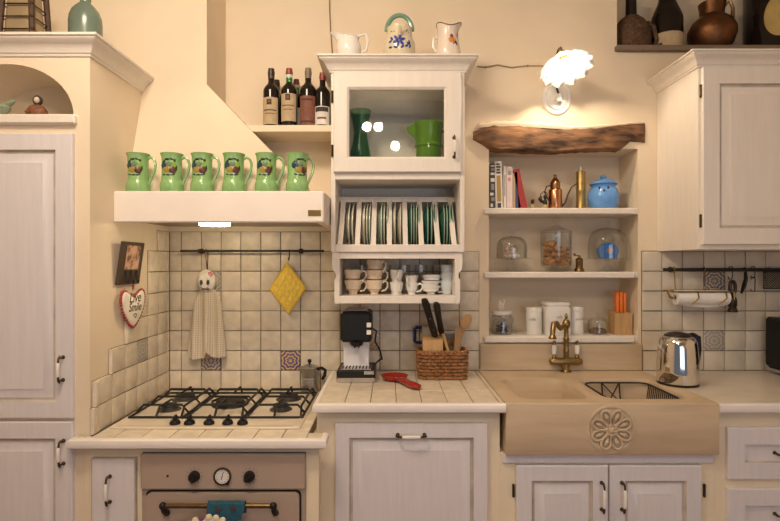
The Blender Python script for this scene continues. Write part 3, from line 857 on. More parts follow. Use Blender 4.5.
# ---- cups on the open shelf
def cup_proto(mat, r0, r1, h, handle=True, foot=True):
    t = thing('cup', 'x', 'cup'); m = MB()
    pr = [(0, 0), (r0, 0), (r0*1.02, .004), (r0*.92, .008)] if foot else [(0, 0), (r0*.9, 0), (r0, .003)]
    for i in range(1, 9):
        q = i/8; pr.append((r0*.92 + (r1-r0*.92)*math.sin(q*PI/2)**.8, .008 + (h-.008)*q))
    pr += [(r1-.0025, h), (r1*.86, h*.4), (r0*.6, .012), (0, .011)]
    m.lathe(pr, (0, 0, 0), 26); m.build('bowl', mat, t)
    if handle:
        m = MB(); m.tube([(r1*.93, 0, h*.80), (r1+.010, 0, h*.92), (r1+.022, 0, h*.80), (r1+.022, 0, h*.52), (r1+.012, 0, h*.30), (r1*.80, 0, h*.22)], [.0045]*6, 8); m.build('handle', mat, t)
    return t
def put(pr, first, loc, rz, lab, cat, group, rx=0):
    o = pr if first else copy_tree(pr)
    o['label'] = lab; o['category'] = cat; o['group'] = group; o.location = loc; o.rotation_euler = (rx, 0, rz); return o
G = 'cups on the open cup shelf'
dC = .20; cz = CZ + .0005
A = cup_proto(M_beigecup, .020, .041, .068)
xA, xB = X(353.3, dC), X(374.3, dC)
put(A, True, (xA, -dC, cz), -.15, 'lower cup of the leftmost beige pair on the cup shelf', 'cup', G)
put(A, False, (xA-.002, -dC, cz+.049), -.15, 'upper cup of the leftmost beige pair on the cup shelf', 'cup', G)
put(A, False, (xB, -dC, cz), -.1, 'bottom cup of the stack of three beige cups on the cup shelf', 'cup', G)
put(A, False, (xB, -dC, cz+.047), -.1, 'middle cup of the stack of three beige cups on the cup shelf', 'cup', G)
put(A, False, (xB+.003, -dC, cz+.094), -.6, 'top cup of the stack of three beige cups on the cup shelf', 'cup', G)
Bc = cup_proto(M_whitecup, .024, .0315, .058)
put(Bc, True, (X(396.5, dC), -dC, cz), -1.3, 'lower of two round white cups stacked in the middle of the cup shelf', 'cup', G)
put(Bc, False, (X(396.5, dC), -dC, cz+.0585), -1.4, 'upper of two round white cups stacked in the middle of the cup shelf', 'cup', G)
Cc = cup_proto(M_whitecup, .019, .030, .056)
put(Cc, True, (X(411.7, dC), -dC, cz), -.3, 'lower white cup right of the two round white cups', 'cup', G)
put(Cc, False, (X(411.7, dC)-.001, -dC, cz+.034), -2.0, 'upper white cup right of the two round white cups', 'cup', G)
Ec = cup_proto(M_whitecup, .020, .044, .042)
for i, (dx, dz, rz, rx, nm) in enumerate(((0, 0, .1, 0, 'bottom'), (-.003, .024, .25, .05, 'middle'), (.003, .048, .0, -.10, 'top'))):
    put(Ec, i == 0, (X(430.8, dC)+dx, -dC, cz+dz), rz, nm + ' wide white cup of the leaning stack left of the tall beakers', 'cup', G, rx)
Fc = cup_proto(M_bluecup, .021, .031, .066, False, False)
for i, nm in enumerate(('bottom', 'middle', 'top')):
    put(Fc, i == 0, (X(447, dC), -dC, cz+i*.037), 0, nm + ' beaker of the bluish white stack at the right end of the cup shelf', 'beaker', 'beakers on the open cup shelf')
# faint goblets behind
gl = thing('goblet', 'x', 'glass'); m = MB()
m.lathe([(0, 0), (.027, 0), (.027, .002), (.004, .006), (.0035, .05), (.012, .056), (.028, .075), (.033, .105), (.030, .140), (.0285, .140), (.031, .105), (.026, .077), (.010, .06), (0, .058)], (0, 0, 0), 22)
m.build('bowl', M_glass, gl)
for i, (px, nm) in enumerate(((362, 'first'), (385, 'second'), (404, 'third'), (421, 'fourth'), (438, 'fifth'))):
    put(gl, i == 0, (X(px, .08), -.08, cz), 0, 'clear stemmed glass, %s from the left behind the cups on the cup shelf' % nm, 'glass', 'glasses behind the cups')
# ---- behind the glazed door
t = thing('glass_vase', 'dark green glass vase with a pinched waist behind the cabinet glass', 'vase', (X(360.5, .17), -.17, KFLOOR))
m = MB(); hv = Z(111, .17) - KFLOOR
m.lathe([(0, 0), (.040, 0), (.046, .01), (.052, hv*.20), (.050, hv*.38), (.036, hv*.56), (.031, hv*.68), (.040, hv*.84), (.053, hv), (.050, hv), (.038, hv*.83), (.029, hv*.67), (.045, hv*.3), (.04, .012), (0, .010)], (X(360.5, .17), -.17, KFLOOR), 28)
m.build('body', M_dkgreen, t)
t = thing('green_jug', 'bright green glazed jug with a lip behind the cabinet glass', 'jug', (X(428, .18), -.18, KFLOOR))
m = MB(); hv = Z(123.5, .18) - KFLOOR; r = .066; c = (X(428.5, .18), -.18, KFLOOR)
m.lathe([(0, 0), (r*.86, 0), (r*.90, .006), (r*.92, hv*.55), (r, hv*.57), (r, hv*.60), (r*.94, hv*.62), (r, hv*.9), (r*1.05, hv*.93), (r*1.06, hv), (r*.98, hv), (r*.88, hv*.6), (r*.8, .012), (0, .011)], c, 32)
m.build('body', M_greenpot, t)
m = MB(); m.rings([[(c[0]-r*.86, c[1]+w*.5, c[2]+hv*.70), (c[0]-r*.86, c[1]-w*.5, c[2]+hv*.70), (c[0]-r*.86, c[1]-w, c[2]+hv*.99), (c[0]-r*.86, c[1]+w, c[2]+hv*.99)] for w in (.025,)] + [[(c[0]-r*1.55, c[1]+.006, c[2]+hv*.86), (c[0]-r*1.55, c[1]-.006, c[2]+hv*.86), (c[0]-r*1.58, c[1]-.008, c[2]+hv*.93), (c[0]-r*1.58, c[1]+.008, c[2]+hv*.93)]])
m.build('spout', M_greenpot, t)
m = MB(); m.tube([(c[0]+r*.9, c[1], c[2]+hv*.86), (c[0]+r*1.5, c[1], c[2]+hv*.84), (c[0]+r*1.6, c[1], c[2]+hv*.5), (c[0]+r*.85, c[1], c[2]+hv*.28)], .009, 8); m.build('handle', M_greenpot, t)
# ---- on top of the cabinet
dT = .27
def P3(px, py, d=dT): return (X(px, d), -d, Z(py, d))
c = (X(349, dT), -dT, KTOP); hv = Z(33, dT) - KTOP
t = thing('cream_jug', 'plain cream jug with a high spout, left of the painted teapot', 'jug', c)
m = MB(); r = .062; L = []
for z, rr, k in ((0, .62, 0), (.006, .66, 0), (.05, .92, 0), (.085, 1.0, 0), (.11, .92, .05), (.135, .80, .3), (.155, .80, .75), (1, .86, 1.25)):
    zz = hv if z == 1 else z*hv/.19*1.05
    L.append([(c[0] + rr*r*math.cos(a)*.92 - (max(0, -math.cos(a))**2)*r*k*.55, c[1] + rr*r*.85*math.sin(a), c[2] + zz*(1 if z < 1 else .82 + .18*max(0, -math.cos(a))**1.2)) for a in [2*PI*j/28 for j in range(28)]])
Li = [[(c[0]+(p[0]-c[0])*.93, c[1]+(p[1]-c[1])*.9, p[2]-.001) for p in L[-1]], [(c[0]+(p[0]-c[0])*.85, c[1]+(p[1]-c[1])*.85, p[2]) for p in L[4]]]
m.rings(L + Li); m.build('body', M_porc, t)
m = MB(); m.tube([(c[0]+.038, c[1], c[2]+.125), (c[0]+.075, c[1], c[2]+.135), (c[0]+.088, c[1], c[2]+.105), (c[0]+.080, c[1], c[2]+.06), (c[0]+.052, c[1], c[2]+.045)], .006, 8); m.build('handle', M_porc, t)
# teapot
c = (X(399.5, dT), -dT, KTOP); hv = Z(29, dT) - KTOP
t = thing('painted_teapot', 'cream teapot painted with blue flowers under a hooped green handle', 'teapot', c)
m = MB(); m.lathe([(0, 0), (.055, 0), (.068, .02), (.073, .06), (.070, .09), (.060, .112), (.0575, .13), (.0585, hv), (.054, hv), (.050, hv-.004), (.02, hv), (0, hv+.002)], c, 32); m.build('body', pm('cream_majolica', (.70, .62, .44), .18), t)
m = MB()
def on(u, v, r_=.0725):   # point on the front of the pot
    rr = r_ if v < .095 else r_*.84
    a = u/rr; return (c[0] + rr*math.sin(a), c[1] - rr*math.cos(a), c[2] + v)
def leaf(u, v, an, ln, wd, r_=.0725):
    rr = r_ if v < .095 else r_*.86
    a = u/rr
    Mx = Matrix.Rotation(a, 3, 'Z') @ Matrix.Rotation(an, 3, 'Y')
    m.ball(on(u, v, r_), 1, 8, 6, (1, 1, 1), Mx @ Matrix.Diagonal((ln, .0022, wd)))
for k in range(6): leaf(-.004 + .016*math.cos(k*PI/3+.3), .078 + .016*math.sin(k*PI/3+.3), -(k*PI/3+.3), .014, .0065)
for u, v, an in ((-.038, .088, .9), (-.045, .076, -.4), (-.036, .100, 1.8), (.040, .066, .6), (.050, .056, 2.2), (.032, .056, -.5), (.046, .074, 1.2), (-.02, .048, .4), (.012, .050, 2.5), (-.045, .050, .2)): leaf(u, v, an, .010, .005)
m.build('painted_flowers', pm('cobalt_paint', (.03, .045, .30), .3), t, label='cobalt blue painted flowers')
m = MB()
for u, v, an in ((-.040, .128, .5), (-.026, .124, 1.3), (.030, .126, .5), (.043, .122, 1.6), (.036, .133, 2.4)): leaf(u, v, an, .006, .003, .0675)
m.build('neck_band', bpy.data.materials['cobalt_paint'], t, label='cobalt blue leaves round the neck')
m = MB(); m.tube([on(0, .100, .066), (c[0], c[1]-.078, c[2]+.112), (c[0], c[1]-.088, c[2]+.135)], [.013, .009, .007], 10); m.build('spout', pm('cream_majolica_spout', (.70, .62, .44), .18), t)
m = MB(); hz = Z(14, dT); m.tube([(c[0] + .058*math.cos(a), c[1], c[2] + hv-.010 + (hz-.006-c[2]-hv+.010)*math.sin(a)) for a in [PI*i/16 for i in range(17)]], .0085, 8, flat=1.3); m.build('hoop_handle', pm('sea_green_glaze', (.16, .30, .22), .2), t, label='green glazed hoop handle')
# painted jug
c = (X(448, dT), -dT, KTOP); hv = Z(27, dT) - KTOP
t = thing('painted_jug', 'white wavy-rimmed jug with a painted orange bird, right of the teapot', 'jug', c)
m = MB(); L = []
for q, rr in ((0, .050), (.03, .053), (.30, .058), (.55, .050), (.8, .046), (1.0, .053)):
    L.append([(c[0] + rr*math.cos(a)*(1 + (.15 if q == 1 else 0)*max(0, math.cos(a))), c[1] + rr*math.sin(a), c[2] + q*hv + (.010*math.cos(2*a)+.004*math.cos(3*a+1) if q == 1 else 0)) for a in [2*PI*j/32 for j in range(32)]])
L += [[(c[0]+(p[0]-c[0])*.93, c[1]+(p[1]-c[1])*.93, p[2]) for p in L[-1]], [(c[0]+.043*math.cos(2*PI*j/32), c[1]+.043*math.sin(2*PI*j/32), c[2]+.7*hv) for j in range(32)]]
rimpts = L[5]
m.rings(L); m.build('body', pm('pinkish_china', (.80, .70, .60), .2), t)
m = MB(); m.tube(rimpts, .0022, 6, True); m.build('rim', M_brassd, t, label='brown painted rim line')
m = MB(); m.tube([(c[0]-.044, c[1], c[2]+.115), (c[0]-.066, c[1], c[2]+.118), (c[0]-.068, c[1], c[2]+.075), (c[0]-.052, c[1], c[2]+.05)], .006, 8); m.build('handle', M_porc, t)
m = MB()
def spot(u, v, ru, rv, mi, an=0):
    a = u/.05; m.mi = mi
    m.ball((c[0]+.0525*math.sin(a), c[1]-.0525*math.cos(a), c[2]+v), 1, 10, 6, (1, 1, 1), Matrix.Rotation(a, 3, 'Z') @ Matrix.Rotation(an, 3, 'Y') @ Matrix.Diagonal((ru, .0025, rv)))
spot(.012, .088, .017, .013, 0); spot(.010, .105, .008, .010, 1); spot(.030, .080, .012, .006, 2, .8); spot(.037, .066, .006, .012, 2, -.3); spot(.04, .115, .003, .012, 1, .2); spot(.02, .072, .004, .008, 1)
m.build('painted_bird', [pm('ochre_paint', (.62, .25, .04), .4), pm('rust_paint', (.30, .05, .02), .4), M_navy], t, label='painted orange bird')
# ================================================================ mugs on the hood, bottles on the shelf
def mug():
    t = thing('mug', 'x', 'mug')
    m = MB(); h = .161
    m.lathe([(0, 0), (.045, 0), (.0475, .004), (.0475, .030), (.0455, .040), (.0425, .046), (.0415, .055), (.0400, .090), (.0400, .125), (.0415, .148), (.0465, h), (.0440, h), (.039, .146), (.037, .06), (.035, .012), (0, .010)], (0, 0, 0), 36)
    m.build('body', M_mug, t)
    m = MB(); m.tube([(.038, 0, .140), (.052, 0, .148), (.066, 0, .140), (.073, 0, .118), (.068, 0, .090), (.056, 0, .062), (.047, 0, .042), (.043, 0, .030)], [.006, .0055, .0055, .006, .006, .006, .0055, .007], 8); m.build('handle', M_mug, t)
    m = MB(); r = .0405; q0 = 1.22
    def blob(u, v, ru, rv, mi, an=0):
        u *= q0; v = .100 + (v-.100)*1.1; ru *= 1.25; rv *= 1.15
        a = u/r; m.mi = mi
        m.ball((r*math.sin(a), -r*math.cos(a), v), 1, 10, 6, (1, 1, 1), Matrix.Rotation(a, 3, 'Z') @ Matrix.Rotation(an, 3, 'Y') @ Matrix.Diagonal((ru, .0022, rv)))
    blob(-.018, .108, .012, .013, 0); blob(-.006, .092, .012, .013, 1); blob(.014, .090, .012, .013, 2); blob(.002, .112, .008, .012, 4, .5)
    blob(.018, .112, .006, .014, 5, -.3); blob(-.004, .130, .009, .004, 3); blob(.010, .131, .007, .003, 3, .4); blob(-.017, .122, .008, .004, 3, -.5)
    blob(-.016, .073, .007, .003, 3, .4); blob(.000, .071, .008, .003, 3); blob(.015, .073, .008, .003, 3, -.4); blob(.026, .098, .003, .010, 3); blob(.020, .126, .004, .006, 3, .3)
    m.build('fruit_motif', [pm('teal_paint', (.012, .06, .075), .3), pm('pear_paint', (.38, .24, .05), .3), pm('plum_paint', (.10, .03, .018), .3), pm('dark_leaf_paint', (.015, .03, .02), .3), pm('grey_leaf_paint', (.16, .22, .16), .3), pm('lime_paint', (.25, .42, .05), .3)], t, label='painted fruit and leaves')
    return t
mg = mug()
dm = .486
for i, px in enumerate((138.3, 172, 202.3, 234, 266.5, 297.2)):
    put(mg, i == 0, (X(px, dm), -dm, HTOP+.0003), (.0, .03, -.05, .06, .0, .5)[i], ['green mug painted with fruit, leftmost in the row on the hood', 'green fruit mug on the hood, second from the left', 'green fruit mug on the hood, third from the left', 'green fruit mug on the hood, fourth from the left', 'green fruit mug on the hood, fifth from the left', 'green fruit mug on the hood, rightmost, below the wine bottles'][i], 'mug', 'green mugs on the hood')
def bottle(name, lab, px, d, h, r, glass, cap, label_mat, lz0, lz1, motif=None, capz=.83, shoulder=.62, base=WSH, group='wine bottles on the shelf', neckband=None, cat='bottle', champ=False):
    c = (X(px, d), -d, base + .0003)
    t = thing(name, lab, cat, c, group)
    m = MB(); n = r*.37
    sh = [(r, h*shoulder), (r*.97, h*(shoulder+.03)), (r*.82, h*(shoulder+.075)), (r*.55, h*(shoulder+.115)), (n*1.05, h*(shoulder+.15))] if not champ else [(r, h*.45), (r*.96, h*.50), (r*.80, h*.58), (r*.60, h*.67), (n*1.25, h*.78)]
    m.lathe([(0, .004), (r*.8, 0), (r, .005)] + sh + [(n, h*.90), (n*1.12, h*.905), (n*1.12, h*.95), (n*.98, h*.955), (n*.95, h*.99), (0, h*.99)], c, 28)
    m.build('glass_body', glass, t)
    m = MB(); m.lathe([(n*1.08, h*capz), (n*1.10, h*.90), (n*1.2, h*.903), (n*1.2, h*.952), (n*1.08, h*.956), (n*1.05, h), (0, h)], c, 20); m.build('capsule', cap, t)
    if label_mat:
        m = MB(); m.patch(c, r+.0003, h*lz0, h*lz1, -PI/2-1.15, -PI/2+1.15); m.mi = 1
        for k, (q0, q1, a0, a1) in enumerate(motif or ()): m.mi = 1 + k % 2; m.patch(c, r+.0010, h*(lz0+(lz1-lz0)*q0), h*(lz0+(lz1-lz0)*q1), -PI/2+a0, -PI/2+a1, 8)
        m.build('label', [label_mat, M_ink, M_redlab], t)
    if neckband:
        m = MB(); m.lathe([(n*1.10, h*.765), (n*1.13, h*.77), (n*1.10, h*.845), (n*1.0, h*.845)], c, 20); m.build('green_neck', M_botgreen, t, label='green glass neck')
        m = MB(); m.lathe([(n*1.02, h*.846), (n*1.12, h*.846), (n*1.12, h*.895), (n*1.02, h*.895)], c, 20); m.build('neck_band', neckband, t)
    return t
dk = pm('black_foil', (.05, .025, .02), .4); gd = pm('dull_foil', (.20, .16, .11), .45)
bottle('wine_bottle', 'dark wine bottle with a tan portrait label, leftmost on the shelf', 271.3, .135, .295, .0385, M_bottle, dk, M_paper, .06, .50, [(.72, .92, -.35, .25), (.80, .88, -.2, .1), (.50, .54, -.8, .8), (.38, .41, -.6, .6)])
bottle('wine_bottle', 'dark bottle mostly hidden behind the leftmost wine bottle', 276.8, .050, .27, .036, M_bottle, dk, None, 0, 0)
bottle('wine_bottle', 'wine bottle with a green neck and a cream label on the shelf', 289.3, .135, .296, .0385, M_bottle, M_redcap, M_paper, .11, .56, [(.75, .97, -.3, .3), (.8, .92, -.18, .18), (.55, .58, -.8, .8), (.4, .43, -.6, .6)], capz=.955, neckband=M_paperw)
bottle('wine_bottle', 'red capped bottle half hidden behind the green necked one', 296.4, .050, .273, .036, M_bottle, pm('dark_red_foil', (.14, .02, .015), .4), M_paperw, .1, .45, neckband=M_paper)
bottle('wine_bottle', 'wine bottle with a wide red-brown picture label on the shelf', 308.2, .135, .297, .0395, M_bottle, gd, M_redlab, .04, .52, [(.84, .90, -.7, .7), (.42, .80, -.55, .55), (.10, .16, -.9, .9), (.25, .28, -.8, .8)])
bottle('wine_bottle', 'dark bottle with a red cap and white lower label beside the plate rack', 322.6, .135, .275, .0375, M_bottle, M_redcap, M_paperw, .06, .38, [(.70, .95, -.9, .9), (.3, .4, -.6, .6)], capz=.86)
# rail under the hood with hooks
def rail(name, lab, x0, x1, d, z, ends=True, r=.0055, brackets=()):
    t = thing(name, lab, 'rail', ((x0+x1)/2, -d, z))
    m = MB(); m.tube([(x0, -d, z), (x1, -d, z)], r, 10); m.build('bar', M_iron, t)
    for x in brackets:
        m = MB(); m.tube([(x, -.0145, z), (x, -d+.003, z)], .005, 8); m.ball((x, -d, z), .0105, 10, 8); m.lathe([(0, 0), (.014, 0), (.012, .005), (0, .007)], (x, -.0142, z), 14, Matrix.Rotation(PI/2, 3, 'X')); m.build('bracket', M_bronze, t)
    return t
RZ1 = Z(251, .05)
rail('hanging_rail', 'thin dark hanging rail on the tiles under the hood', X(180.5, .05), X(324, .05), .05, RZ1, brackets=(X(199, .05), X(300, .05)))
def hook(name, lab, px, d, z, h=.05, mat=None, cat='hook', group=None, sway=0.0):
    c = (X(px, d), -d, z)
    m = MB(); R = .0085
    pts = [(c[0]+sway*.2, c[1]+R*math.cos(a), c[2]+R*math.sin(a)) for a in [PI*1.15 - PI*1.25*i/8 for i in range(9)]]
    pts = [(c[0], c[1]-R*math.cos(a), c[2]+R*math.sin(a)) for a in [-.5 + (PI+.5)*i/8 for i in range(9)]]
    pts += [(c[0]+sway*.5, c[1]+R, c[2]-h*.4), (c[0]+sway, c[1]+.002, c[2]-h*.75)]
    pts += [(c[0]+sway, c[1]-.010+.010*math.cos(a), c[2]-h*.78-.010*math.sin(a)) for a in [PI*.2 + PI*.95*i/7 for i in range(8)]]
    m.tube(pts, .0022, 6)
    return tag(m.build(name, mat or M_bronze), lab, cat, group)
hook('hook', 'small hook on the rail under the hood, holding the yellow pot holder', 289.2, .05, RZ1-.002, .045, M_bronze)
# ---- yellow quilted pot holder
def potholder():
    c = Vector((X(287.5, .045), -.040, Z(288.5, .045))); t = thing('pot_holder', 'yellow quilted diamond pot holder hanging on the tiles', 'pot holder', c)
    m = MB(); n = 40; hs = .086
    Rm = Matrix.Rotation(PI/4 - .03, 3, 'Y'); Sq = Matrix.Diagonal((.74, 1, 1.04))
    def pt(i, j, s_):
        u = -1 + 2*i/n; v = -1 + 2*j/n
        e = max(abs(u), abs(v)); th = .0055*(1-e**6) + .0015
        q = .0042*(abs(math.sin(u*PI*2.5))*abs(math.sin(v*PI*2.5)))**.6 * (1 if e < .9 else 0)
        return c + Sq @ (Rm @ Vector((u*hs*1.02, -s_*(th+q), v*hs)))
    for s_ in (1, -1):
        V = [[m.bm.verts.new(pt(i, j, s_)) for j in range(n+1)] for i in range(n+1)]
        for i in range(n):
            for j in range(n): m.bm.faces.new((V[i][j], V[i+1][j], V[i+1][j+1], V[i][j+1]))
    bmesh.ops.remove_doubles(m.bm, verts=m.bm.verts, dist=.0001)
    m.build('quilted_pad', M_yellow, t)
    m = MB(); L = [c + Sq @ (Rm @ Vector((u*hs*1.02, 0, v*hs))) for u, v in [(-1+2*k/8, -1) for k in range(8)] + [(1, -1+2*k/8) for k in range(8)] + [(1-2*k/8, 1) for k in range(8)] + [(-1, 1-2*k/8) for k in range(8)]]
    m.tube(L, .0038, 8, True); m.build('binding', pm('yellow_binding', (.68, .42, .03), .8), t)
    top = c.copy()
    for u, v in ((1, 1), (1, -1), (-1, 1), (-1, -1)):
        q = c + Sq @ (Rm @ Vector((u*hs, 0, v*hs)))
        if q.z > top.z: top = q
    m = MB(); zt_ = RZ1 - .046
    m.tube([(top.x-.002, top.y, top.z-.003), (top.x-.006, top.y, (top.z+zt_)/2), (top.x+.002, top.y-.004, zt_), (top.x+.008, top.y, (top.z+zt_)/2), (top.x+.002, top.y, top.z-.003)], .0018, 6, False); m.build('loop', M_yellow, t)
potholder()
# ---- cloth doll towel
def doll():
    d = .045; cx = X(207, d); t = thing('doll_towel', 'beige gingham hanging towel with a smiling cloth doll head', 'towel', (cx, -d, Z(357, d)))
    m = MB(); L = []
    z0, z1 = Z(357.5, d), Z(288, d); n = 64
    for k in range(15):
        q = k/14; z = z0 + (z1-z0)*q
        w = .058 + .040*(1-q)**.8
        if q > .80: w *= 1 - .5*((q-.80)/.20)**1.5
        th = .010 + .010*(1-q)
        L.append([(cx + .003 + w*math.cos(a) - .006*(1-q), -(d-.004) - (th*math.sin(a)) - (.020*(1-q*.75)**.7)*math.sin(w*math.cos(a)*95+q*1.2+.8)*abs(math.sin(a)), z + (.006*math.cos(a+.5) + .034*math.exp(-((w*math.cos(a)-.012)/.012)**2))*(1-q)**4) for a in [2*PI*j/n for j in range(n)]])
    m.rings(L); m.build('towel', M_cloth, t, sharp=60)
    hz = Z(281, d)
    m = MB(); m.ball((cx-.001, -d-.006, hz), 1, 20, 14, (.046, .026, .058)); hd = m.build('head', M_clothw, t, label='white cloth doll head')
    m = MB()
    for s_, ex in ((-1, -.020), (1, .014)):
        m.mi = 0; m.ball((cx+ex, -d-.0275, hz-.002), 1, 10, 8, (.0135, .006, .0215)); m.mi = 1; m.ball((cx+ex+.002, -d-.032, hz-.006), 1, 10, 8, (.0082, .003, .0135))
    m.build('eyes', [M_paperw, M_ink], hd)
    m = MB(); m.tube([(cx-.004+.020*math.cos(a), -d-.026, hz-.026-.010*math.sin(a)) for a in [PI*i/8 for i in range(9)]], .0013, 6); m.build('smile', M_ink, hd)
    m = MB()
    for k in range(5): m.ball((cx+.024+.008*math.cos(k*1.257), -d-.022, hz+.034+.008*math.sin(k*1.257)), 1, 8, 6, (.0065, .004, .0065))
    m.build('flower', M_pink, hd, label='pink felt flower')
    m = MB(); zb = z1 - .004
    for s_ in (-1, 1): m.ball((cx+s_*.011, -d-.020, zb), 1, 10, 8, (.011, .007, .008))
    m.ball((cx, -d-.022, zb), .006, 8, 6); m.build('bow', pm('brown_bow', (.20, .14, .10), .7), t, label='small brown bow at the neck')
    m = MB(); m.tube([(cx+.002, -d, hz+.054), (cx-.006, -d-.002, RZ1-.030), (cx-.012, -d-.008, RZ1+.005), (cx-.006, -d+.004, RZ1+.0095), (cx+.002, -d+.009, RZ1-.012), (cx+.002, -d, hz+.054)], .0022, 6); m.build('hanging_loop', M_bronze, t)
doll()
# ---- plaque and heart on the left wall
def plaque():
    da, db = X_d(118.0, .018), X_d(139.5, .018)
    dc = (da+db)/2; zt_, zb = Z(241.5, dc), Z(284, dc)
    t = thing('photo_plaque', 'dark wooden plaque with an old photo and hooks on the left wall', 'plaque', (LX+.02, -dc, zb))
    hw = (da-db)/2
    Mx = Matrix.Translation((LX+.004, -dc, zb)) @ Matrix.Rotation(math.radians(8), 4, 'Y')
    h = zt_ - zb
    m = MB(); m.box(0, .013, -hw, hw, .0, h, .002, Mx); m.build('board', pm('dark_plaque_wood', (.06, .038, .022), .5), t)
    m = MB(); m.box(.013, .0155, -hw*.62, hw*.62, h*.36, h*.92, .0005, Mx); m.build('photo', M_photo, t, label='sepia photograph')
    m = MB()
    for y in (-hw*.5, 0, hw*.5):
        m.tube([Mx @ Vector(p) for p in ((.014, y, h*.30), (.019, y, h*.20), (.021, y, h*.08), (.029, y, h*.05), (.032, y, h*.12))], .0035, 6)
        m.ball(Mx @ Vector((.015, y, h*.30)), .006, 8, 6)
    m.build('hooks', M_black, t)
    return dc, zb, Mx, h
def X_d(px, o=0.0): return D - F*(LX+o)/(px - VX)      # distance on the left side wall seen at a pixel column
pc, pz, PM, ph = plaque()
def heart():
    da, db = X_d(121.0, .026), X_d(144.5, .026); dc = (da+db)/2 - .003; zt_, zb = Z(285.5, dc), Z(326.5, dc)
    hw = (da-db)/2; h = zt_ - zb
    x = LX + .022
    t = thing('heart_ornament', 'white heart with a red beaded edge and lettering, hanging below the plaque', 'ornament', (x, -dc, zb))
    pts = []
    for i in range(48):
        a = 2*PI*i/48
        u = math.sin(a)**3; v = (13*math.cos(a) - 5*math.cos(2*a) - 2*math.cos(3*a) - math.cos(4*a))/17
        pts.append(((abs(math.sin(a))**1.3*(1 if u > 0 else -1))*hw*.98, zb + h*(.585 + .415*v*(1.0 if v > 0 else 1.41))))
    rings = []
    for o, k in ((-.006, .9), (-.004, 1.0), (.002, 1.0), (.008, .92), (.010, .8)):
        rings.append([(x + o, -dc + u*k, zb+h*.6 + (z-zb-h*.6)*k) for u, z in pts])
    m = MB(); m.rings(rings); m.build('heart', M_clothw, t, sharp=60)
    m = MB()
    for u, z in pts: m.ball((x+.001, -dc+u*1.02, zb+h*.6+(z-zb-h*.6)*1.02), .0065, 8, 6)
    m.build('beaded_edge', pm('red_beads', (.34, .045, .05), .5), t, label='red beaded edge')
    base = Matrix(((0, 0, 1, 0), (1, 0, 0, 0), (0, 1, 0, 0), (0, 0, 0, 1)))
    for s_, zz, sz in (('Live', .70, .062), ('Smile', .47, .052)):
        text('lettering', s_, sz, Matrix.Translation((x+.0105, -dc, zb+h*zz)) @ base, M_ink, t, .25, bold=.0004)
    m = MB(); m.tube([(x+.011, -dc+.010*math.sin(a)**3*1.3, zb+h*.27+.012*(13*math.cos(a)-5*math.cos(2*a)-2*math.cos(3*a)-math.cos(4*a))/17) for a in [2*PI*i/24 for i in range(24)]], .0011, 5, True); m.build('small_heart_drawing', M_ink, t)
    m = MB(); top = PM @ Vector((.025, 0, ph*.06))
    m.tube([(x, -dc, zb+h*.88), (x+.003, -dc+.006, (zb+h*.9+top.z)/2), (top.x, top.y, top.z), (x+.003, -dc-.006, (zb+h*.9+top.z)/2), (x, -dc, zb+h*.88)], .0018, 6); m.build('ribbon', pm('red_ribbon', (.34, .045, .05), .7), t)
heart()
# ================================================================ things in the shelf niche (behind the wall plane: negative d)
N = -.085
S1, S2, S3 = [z + .0004 for z in SH]
RX90 = Matrix.Rotation(PI/2, 3, 'X')
def book(lab, pxb, wpx, top, mats, lean=0.0, d=-.03, dep=.15, marks=()):
    """pxb: left edge of the foot; thickness in pixels; lean in radians, + leans to the left"""
    x0 = X(pxb, d); w = S(wpx, d); h = Z(top, d) - S1
    c = (x0 + w/2, -d + dep/2, S1)
    t = thing('book', lab, 'book', c, 'books on the upper niche shelf')
    h = h/math.cos(lean)
    Mx = Matrix.Translation((x0 if lean <= 0 else x0 + w*math.cos(lean), -d, S1)) @ Matrix.Rotation(-lean, 4, 'Y') @ Matrix.Translation((0 if lean <= 0 else -w, 0, 0))
    m = MB(); e = .0016
    m.box(0, e, 0, dep, 0, h, 0, Mx); m.box(w-e, w, 0, dep, 0, h, 0, Mx); m.box(e, w-e, 0, e, 0, h, .0, Mx)
    m.build('cover', mats[0], t)
    m = MB(); m.box(e, w-e, e, dep-.003, .002, h-.003, 0, Mx); m.build('pages', M_paperw, t)
    if marks:
        m = MB()
        for z0, z1, a, b_, mi in marks: m.mi = mi; m.box(w*a, w*b_, -.0006, .0004, h*z0, h*z1, 0, Mx)
        m.build('spine_print', mats[1:], t)
    return t
bw = pm('white_book_cover', (.74, .70, .64), .4); bd = pm('dark_book_cover', (.06, .05, .045), .4); bgold = pm('ochre_print', (.42, .28, .08), .4)
bpink = pm('pale_pink_cover', (.72, .60, .58), .4); btan = pm('tan_cover', (.48, .33, .18), .5); bnavy = pm('navy_cover', (.05, .055, .16), .4); bred = pm('red_cloth_cover', (.34, .035, .03), .5); bgrey = pm('grey_print', (.30, .28, .26), .5)
book('dark book with a white patterned spine, leftmost on the upper niche shelf', 489.6, 5.6, 163.5, [bd, bw, bgrey], 0, marks=[(.05, .12, .2, .6, 0), (.18, .26, .3, .9, 1), (.30, .36, .1, .7, 0), (.42, .55, .3, .8, 1), (.60, .68, .2, .9, 0), (.75, .80, .2, .9, 0), (.84, .90, .3, .9, 1), (.93, .96, .2, .9, 0)])
book('thick white book with a gold and black spine on the upper niche shelf', 495.8, 7.2, 161, [bw, bgold, bd], .025, marks=[(.16, .70, .22, .78, 0), (.03, .13, .25, .75, 1), (.74, .78, .2, .8, 1), (.80, .84, .25, .7, 1), (.86, .90, .2, .8, 1), (.92, .95, .2, .7, 1)])
book('thin white book right of the gold and black spined one', 503.6, 2.6, 166, [bw, bgrey], .0, marks=[(.3, .8, .3, .7, 0)])
